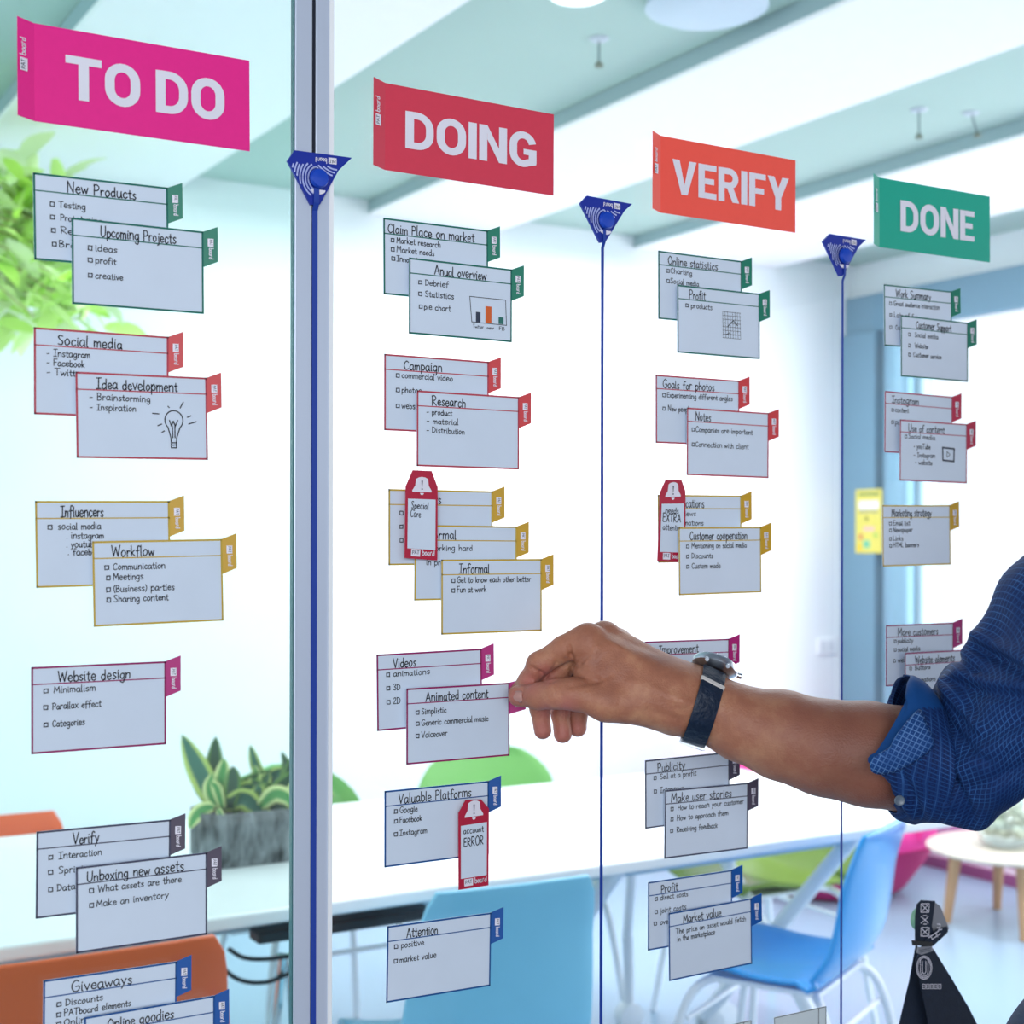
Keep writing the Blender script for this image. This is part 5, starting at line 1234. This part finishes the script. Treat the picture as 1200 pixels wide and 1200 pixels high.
def loft(name, rings, m, parent, nth=96, sub=6, folds=None, cell=.0050, cap_end=True, mats=None, thick=None):
    """rings: (top px, bottom px, forward depth, half depth). Ellipse sections joined by a smooth curve"""
    keys = [np.concatenate([C(*t, f), C(*b, f), [d]]) for t, b, f, d in rings]
    K = [Vector(k[:3]) for k in keys]; B = [Vector(k[3:6]) for k in keys]; DD = [Vector((k[6], 0, 0)) for k in keys]
    K = smooth_line(K, sub); B = smooth_line(B, sub); DD = smooth_line(DD, sub); n = len(K)
    V = np.zeros((n, nth, 3)); UV = np.zeros((n, nth, 2)); s = 0; prev = None
    for i in range(n):
        a = np.array(K[i]); b = np.array(B[i]); c = (a+b)/2; h = (a-b)/2; d = DD[i][0]
        if prev is not None: s += np.linalg.norm(c-prev)
        prev = c
        for j in range(nth):
            th = 2*math.pi*j/nth
            V[i, j] = c+h*math.cos(th)+np.array([0, 0, -1])*(d*math.sin(th))
            UV[i, j] = (s/cell, (th-math.pi/2)*.075/cell)
    if folds is not None:
        Nn = np.zeros_like(V); du = np.gradient(V, axis=0); dv = np.roll(V, -1, 1)-np.roll(V, 1, 1); Nn = np.cross(du, dv); Nn /= np.maximum(np.linalg.norm(Nn, axis=2), 1e-9)[..., None]
        cen = V.mean(1, keepdims=True); sgn = np.sign(((V-cen)*Nn).sum(2)); Nn *= sgn[..., None]
        V = V+Nn*folds(V.reshape(-1, 3)).reshape(n, nth)[..., None]
    Fc = [(i*nth+j, i*nth+(j+1) % nth, (i+1)*nth+(j+1) % nth, (i+1)*nth+j) for i in range(n-1) for j in range(nth)]
    me = bpy.data.meshes.new(name); me.from_pydata(to_world(V.reshape(-1, 3)).tolist(), [], Fc); me.update()
    bm = bmesh.new(); bm.from_mesh(me); bmesh.ops.recalc_face_normals(bm, faces=bm.faces); bm.to_mesh(me); bm.free()
    weave(me, UV.reshape(-1, 2)); me.polygons.foreach_set('use_smooth', [True]*len(me.polygons))
    o = link(name, me, m, parent)
    if thick: so = o.modifiers.new('thick', 'SOLIDIFY'); so.thickness = thick; so.offset = -1
    return o, V
def fold_field(lines, base=.0):
    """ridges (+) and valleys (-) along pixel lines on the camera side, plus faint crumple"""
    def fn(P):
        p = px_of(P); o = np.zeros(len(P))
        for L, dep, wd in lines:
            m = np.full(len(P), 1e9)
            for a, b in zip(L[:-1], L[1:]): m = np.minimum(m, seg_d(p, a, b))
            o += dep*np.exp(-(m/wd)**2)
        r = np.random.RandomState(5)
        for k in range(7): w = r.normal(size=3)*45; o += base*np.sin(P@w+r.uniform(0, 6))
        return o
    return fn
sl_folds = fold_field([([(1095, 815), (1112, 850), (1140, 880), (1160, 890)], -.0045, 5), ([(1108, 800), (1125, 830), (1150, 855)], .006, 6), ([(1092, 830), (1105, 880), (1120, 920), (1138, 960)], -.005, 6),
                       ([(1083, 850), (1098, 905), (1110, 945)], .005, 6), ([(1145, 760), (1175, 775), (1210, 795)], -.008, 6), ([(1150, 748), (1180, 762), (1215, 780)], .006, 6),
                       ([(1115, 800), (1150, 812), (1200, 818)], -.005, 6), ([(1125, 790), (1165, 800), (1210, 806)], .004, 6), ([(1130, 900), (1160, 880), (1210, 860)], .005, 9), ([(1140, 925), (1180, 905), (1220, 890)], -.005, 8),
                       ([(1120, 770), (1140, 785)], -.006, 5), ([(1150, 860), (1200, 845)], -.003, 6)], .0011)
loft('shirt_sleeve', [((1066, 826), (1060, 950), 1.252, .060), ((1080, 822), (1074, 960), 1.25, .068), ((1092, 816), (1088, 964), 1.246, .075), ((1104, 797), (1112, 966), 1.238, .080), ((1120, 775), (1138, 967), 1.225, .082),
                      ((1140, 757), (1160, 953), 1.21, .078), ((1162, 727), (1182, 937), 1.195, .082), ((1200, 668), (1206, 917), 1.17, .088), ((1290, 560), (1300, 850), 1.135, .095), ((1400, 500), (1420, 800), 1.10, .10), ((1500, 520), (1530, 830), 1.10, .08)],
     M_shirt, person, folds=sl_folds, sub=8, nth=120, thick=.0015)
# rolled cuff: outer band and pale inside visible where it flares, with a folded-back tongue and a button
def cuff_shift(V): return V
cf_folds = fold_field([([(1068, 830), (1060, 845), (1048, 865), (1035, 885)], -.004, 5), ([(1052, 905), (1062, 955)], -.004, 4), ([(1068, 905), (1072, 958)], .004, 5), ([(1062, 800), (1075, 820)], .003, 5), ([(1080, 900), (1083, 955)], -.004, 4)], .0008)
rings = [((1067, 791), (1052, 950), 1.250, .0560), ((1064, 791), (1048, 952), 1.250, .0620), ((1066, 790), (1054, 960), 1.250, .069), ((1076, 797), (1066, 964), 1.250, .075), ((1086, 812), (1080, 964), 1.248, .078), ((1092, 821), (1086, 963), 1.246, .074), ((1092, 828), (1086, 955), 1.246, .058)]
co, CV = loft('rolled_cuff', rings, M_lining, person, folds=cf_folds, sub=5, nth=110)
# push the mouth of the cuff forward over the forearm on the camera side
axd = C(1000, 880, 1.25)-C(1060, 893, 1.25); axd /= np.linalg.norm(axd)
n_, k_ = CV.shape[:2]
for i in range(n_):
    s = max(0, 1-i/(n_*.62))
    for j in range(k_):
        th = 2*math.pi*j/k_; c0 = math.cos(th); w = (((1-c0)/1.3)**.7 if c0 > -.3 else ((c0+1)/.7)**1.3)*min(1, max(0, math.sin(th))*2.2)
        CV[i, j] += axd*(.0400*w*s)
co.data.vertices.foreach_set('co', to_world(CV.reshape(-1, 3)).astype(np.float32).ravel()); co.data.update()
co.data.materials.append(M_shirt)
cp = px_of(CV.reshape(-1, 3))
for p in co.data.polygons:
    c = np.mean([cp[v] for v in p.vertices], 0); th = (p.vertices[0] % k_)
    if c[1] > 893 or (c[0] > 1078 and c[1] > 830) or th > k_//2: p.material_index = 1
# tongue of the turned cuff lying on top
def cuff_front(px, py, lift=.004):
    """point on the cuff's camera side"""
    q = C(px, py, 1.25); yc = (C(1070, 800, 1.25)[1]+C(1065, 962, 1.25)[1])/2; hh = abs(C(1070, 795, 1.25)[1]-C(1065, 962, 1.25)[1])/2
    v = np.clip((q[1]-yc)/hh, -.98, .98); f = 1.25-.073*math.sqrt(1-v*v)-lift
    return C(px, py, f)
outl = [(1019, 896), (1022, 904), (1032, 907), (1046, 905), (1058, 900), (1072, 892), (1086, 882), (1094, 873), (1092, 862), (1086, 850), (1079, 832), (1070, 838), (1060, 850), (1048, 866), (1044, 875), (1034, 882), (1024, 888)]
oc = smooth_line([(x, y, 0) for x, y in outl]+[(outl[0][0], outl[0][1], 0)], 3)[:-1]
cx_, cy_ = 1060, 877; NR = 7; V = []; UV = []
for k in range(NR+1):
    for p in oc:
        t = k/NR; x = cx_+(p.x-cx_)*t; y = cy_+(p.y-cy_)*t
        V.append(cuff_front(x, y, .0060-.003*t**4)); UV.append(((x+.55*(y-877))/6.4, (y-.45*(x-1060))/6.6))
m_ = len(oc); Fc = [(k*m_+i, k*m_+(i+1) % m_, (k+1)*m_+(i+1) % m_, (k+1)*m_+i) for k in range(NR) for i in range(m_)]
me = bpy.data.meshes.new('cuff_flap'); me.from_pydata(to_world(np.array(V)).tolist(), [], Fc); me.update(); weave(me, np.array(UV)); me.polygons.foreach_set('use_smooth', [True]*len(me.polygons))
fo = link('cuff_flap', me, M_flap, person); so = fo.modifiers.new('thick', 'SOLIDIFY'); so.thickness = .002; so.offset = 0
q = cuff_front(1054, 938, .004); bt = to_world([q])[0]
g = G(); g.lathe((0, 0, 0), [(.0035, -.001), (.0043, 0), (.0043, .001), (.0037, .0016), (.0022, .001)], 20)
R2 = Vector((0, 0, 1)).rotation_difference(-FWD).to_matrix(); g.V = [tuple(R2 @ Vector(v)+Vector(bt)) for v in g.V]
g.build('button', mat('grey_button', '#62707f', .3), person, smooth=True)
# shirt body, trousers, shoes, hair (outside the frame, coarse)
def f_torso(P):
    d = ell(P, bp(0, 0, 1.24), (.135, .20, .25)); d = smin(d, ell(P, bp(0, 0, 1.40), (.10, .20, .085)), .06)
    d = smin(d, ell(P, bp(-.01, 0, 1.05), (.13, .175, .14)), .08)
    d = smin(d, cone(P, bp(0, -.15, 1.40), sh_r, .075, .075), .06)
    d = smin(d, cone(P, bp(0, .15, 1.40), sh_l, .07, .07), .05); d = smin(d, cone(P, sh_l, bp(.03, .27, 1.14), .072, .058), .05)
    return d
Vt, Qt = surface_nets(f_torso, (BX-.34, BY-.5, .94), (BX+.30, BY+.5, 1.56), .008)
me = bpy.data.meshes.new('shirt'); me.from_pydata(Vt.tolist(), [], Qt.tolist()); me.update(); me.polygons.foreach_set('use_smooth', [True]*len(me.polygons))
weave(me, np.stack([(Vt@lft)/.005, Vt[:, 2]/.005], 1)); link('shirt', me, M_shirt, person)
hp = np.array([BX-.075, BY+.20, 0])
def f_leg(P):
    hip = lambda s: bp(.03+.0, .10*s, .92)
    d = ell(P, bp(.0, 0, .98), (.14, .185, .14))
    for s in (-1, 1): d = smin(d, chain(P, [(bp(0, .09*s, .92), .098), (bp(.02, .11*s, .50), .068), (bp(-.01, .12*s, .09), .052)], .03), .04)
    return d
Vt, Qt = surface_nets(f_leg, (HX-.30, HY-.4, .03), (HX+.30, HY+.4, 1.13), .009)
me = bpy.data.meshes.new('trousers'); me.from_pydata(Vt.tolist(), [], Qt.tolist()); me.update(); me.polygons.foreach_set('use_smooth', [True]*len(me.polygons))
link('trousers', me, mat('navy_denim', '#182b4c', .85, noise=.15, nscale=60, bump=.3, bscale=400), person)
def f_shoe(P):
    d = None
    for s in (-1, 1):
        c = smin(cone(P, bp(-.05, .12*s, .042), bp(.17, .125*s, .035), .04, .033), cone(P, bp(-.03, .12*s, .05), bp(-.02, .12*s, .10), .045, .04), .03)
        d = c if d is None else np.minimum(d, c)
    return np.maximum(d, .002-P[:, 2])
Vt, Qt = surface_nets(f_shoe, (HX-.4, HY-.4, -.005), (HX+.3, HY+.4, .16), .007)
me = bpy.data.meshes.new('shoes'); me.from_pydata(Vt.tolist(), [], Qt.tolist()); me.update(); me.polygons.foreach_set('use_smooth', [True]*len(me.polygons)); link('shoes', me, mat('brown_leather', '#4a3226', .5), person)
hc = bp(.05, 0, 1.66)
def f_hair(P):
    d = ell(P, hc+face*-.012+np.array([0, 0, .012]), (.104, .086, .116)); q = (P-hc)
    return np.maximum(d, np.maximum((q@face)-.055-.35*q[:, 2], -(q[:, 2]+.02+.0*(q@face))-np.clip(-(q@face)*.9, 0, .06)))
Vt, Qt = surface_nets(f_hair, (BX-.25, BY-.25, 1.5), (BX+.22, BY+.25, 1.82), .005)
me = bpy.data.meshes.new('hair'); me.from_pydata(Vt.tolist(), [], Qt.tolist()); me.update(); me.polygons.foreach_set('use_smooth', [True]*len(me.polygons)); link('hair', me, mat('brown_hair', '#3b2a20', .6, bump=.8, bscale=200), person)
for s in (-1, 1):
    e = hc+face*.083+lft*(.031*s)+np.array([0, 0, .012]); g = G().lathe(tuple(e), [(.002, -.0115), (.008, -.008), (.0115, 0), (.008, .008), (.002, .0115)], 16); g.build('eye', M_white, person, smooth=True)

# --- wristwatch ----------------------------------------------------------------
ws = thing('wristwatch', "silver wristwatch with dark navy leather strap on the reaching person's wrist", 'watch', tuple(to_world([C(840, 835, 1.275)])[0]))
M_strap = mat('navy_leather', '#0c2038', .45, noise=.12, nscale=80, bump=.4, bscale=250); M_sil = mat('watch_steel', '#c9d2dc', .3, metal=1.0); M_keep = mat('pale_edge', '#d7d3cf', .4)
ax = C(905, 858, 1.268)-C(800, 822, 1.276); ax /= np.linalg.norm(ax)
up_ = np.array([0, 0, -1.0]); nn = np.cross(up_, ax); nn /= np.linalg.norm(nn); 
if nn[1] < 0: nn = -nn
dd = np.cross(ax, nn); 
if dd[2] > 0: dd = -dd                                  # dd points to the camera
wc = C(825, 826, 1.279)
def wpt(th, r_extra, a):                                # th: 0 = up (nn), 90 = towards the camera
    sk = wc+ax*a; s_, c_ = math.sin(math.radians(th)), math.cos(math.radians(th))
    # find skin radius along this direction
    dr = nn*c_+dd*s_; r = .045
    key = (round(th), round(a*500))
    if key not in RC:
        rr = .015
        while rr < .06 and f_hand((sk+dr*rr)[None])[0] < .0004: rr += .0005
        RC[key] = rr
    return sk+dr*(RC[key]+r_extra)
RC = {}
def band(name, th0, th1, a0f, a1f, r0, r1, m, parent, n=40):
    V = []; Fc = []
    ths = np.linspace(th0, th1, n)
    for th in ths:
        a0 = a0f(th); a1 = a1f(th)
        am = [a0, a0+(a1-a0)*.08, a0+(a1-a0)*.92, a1]
        V += [wpt(th, r0, am[0]), wpt(th, r1*.8, am[0]), wpt(th, r1, am[1]), wpt(th, r1, am[2]), wpt(th, r1*.8, am[3]), wpt(th, r0, am[3])]
    for i in range(n-1):
        for j in range(6): a = i*6+j; b = i*6+(j+1) % 6; Fc.append((a, b, b+6, a+6))
    Fc += [(5, 4, 3, 2, 1, 0), tuple((n-1)*6+k for k in range(6))]
    return mesh(name, to_world(np.array(V)), Fc, m, parent, smooth=True)
sk_ = lambda th: -.0012*math.sin(math.radians(th))*0
wid = .0208
a0f = lambda th: -wid/2-.001*math.cos(math.radians(th)); a1f = lambda th: a0f(th)+wid
strap_o = band('strap', 2, 178, a0f, a1f, .0002, .0030, M_strap, ws); shade_auto(strap_o, .8)
b2_ = band('strap', 180, 340, a0f, a1f, .0002, .0030, M_strap, ws); shade_auto(b2_, .8)
k1 = band('keeper', 50, 56, lambda th: a0f(th)-.0008, lambda th: a1f(th)+.0008, .0002, .0040, M_keep, ws, 6)
bk = band('buckle', 165, 176, lambda th: a0f(th)-.0012, lambda th: a1f(th)+.0012, .0005, .0042, M_sil, ws, 10); shade_auto(bk, .6)
# case: short cylinder on the top of the wrist, seen edge-on
cN = nn*math.cos(math.radians(-24))+dd*math.sin(math.radians(-24)); cN /= np.linalg.norm(cN)
cc = wpt(-24, .0050, -.001)
e1 = ax-cN*(ax@cN); e1 /= np.linalg.norm(e1); e2 = np.cross(cN, e1)
def wl(prof, n=40, off=0):
    V = []; Fc = []
    for r, h in prof:
        for k in range(n): a = 2*math.pi*k/n; V.append(cc+e1*(r*math.cos(a))+e2*(r*math.sin(a))+cN*h)
    for i in range(len(prof)-1):
        for k in range(n): a = i*n+k; b = i*n+(k+1) % n; Fc.append((a, b, b+n, a+n))
    Fc += [tuple(range(n-1, -1, -1)), tuple(range((len(prof)-1)*n, len(prof)*n))]
    return to_world(np.array(V)), Fc
v, f = wl([(.015, -.0055), (.0185, -.003), (.0205, -.001), (.0208, .002), (.0198, .0045), (.0178, .0055)]); o = mesh('case', v, f, M_sil, ws, smooth=True); shade_auto(o, .6)
v, f = wl([(.0176, .0050), (.0176, .0056)]); mesh('dial', v, f, mat('watch_dial', '#1b2430', .2), o)
v, f = wl([(.0172, .0058), (.0168, .0066), (.012, .0071), (.003, .0073)]); mesh('crystal', v, f, glass_mat('watch_crystal', (.95, .97, 1), 1), o, smooth=True)
cr0 = cc+e1*.0215; cr1 = cc+e1*.0255; g = G().tube([tuple(x) for x in to_world([cr0, cr1])], .0026, 14); g.build('crown', M_sil, o, smooth=True)
for s in (-1, 1):
    for t in (-1, 1):
        a_ = cc+e2*(.0165*s)+e1*(.0092*t)-cN*.000; b_ = cc+e2*(.0235*s)+e1*(.0095*t)-cN*.0045
        G().tube([tuple(x) for x in to_world([a_, b_])], .0018, 8).build('lug', M_sil, ws, smooth=True)
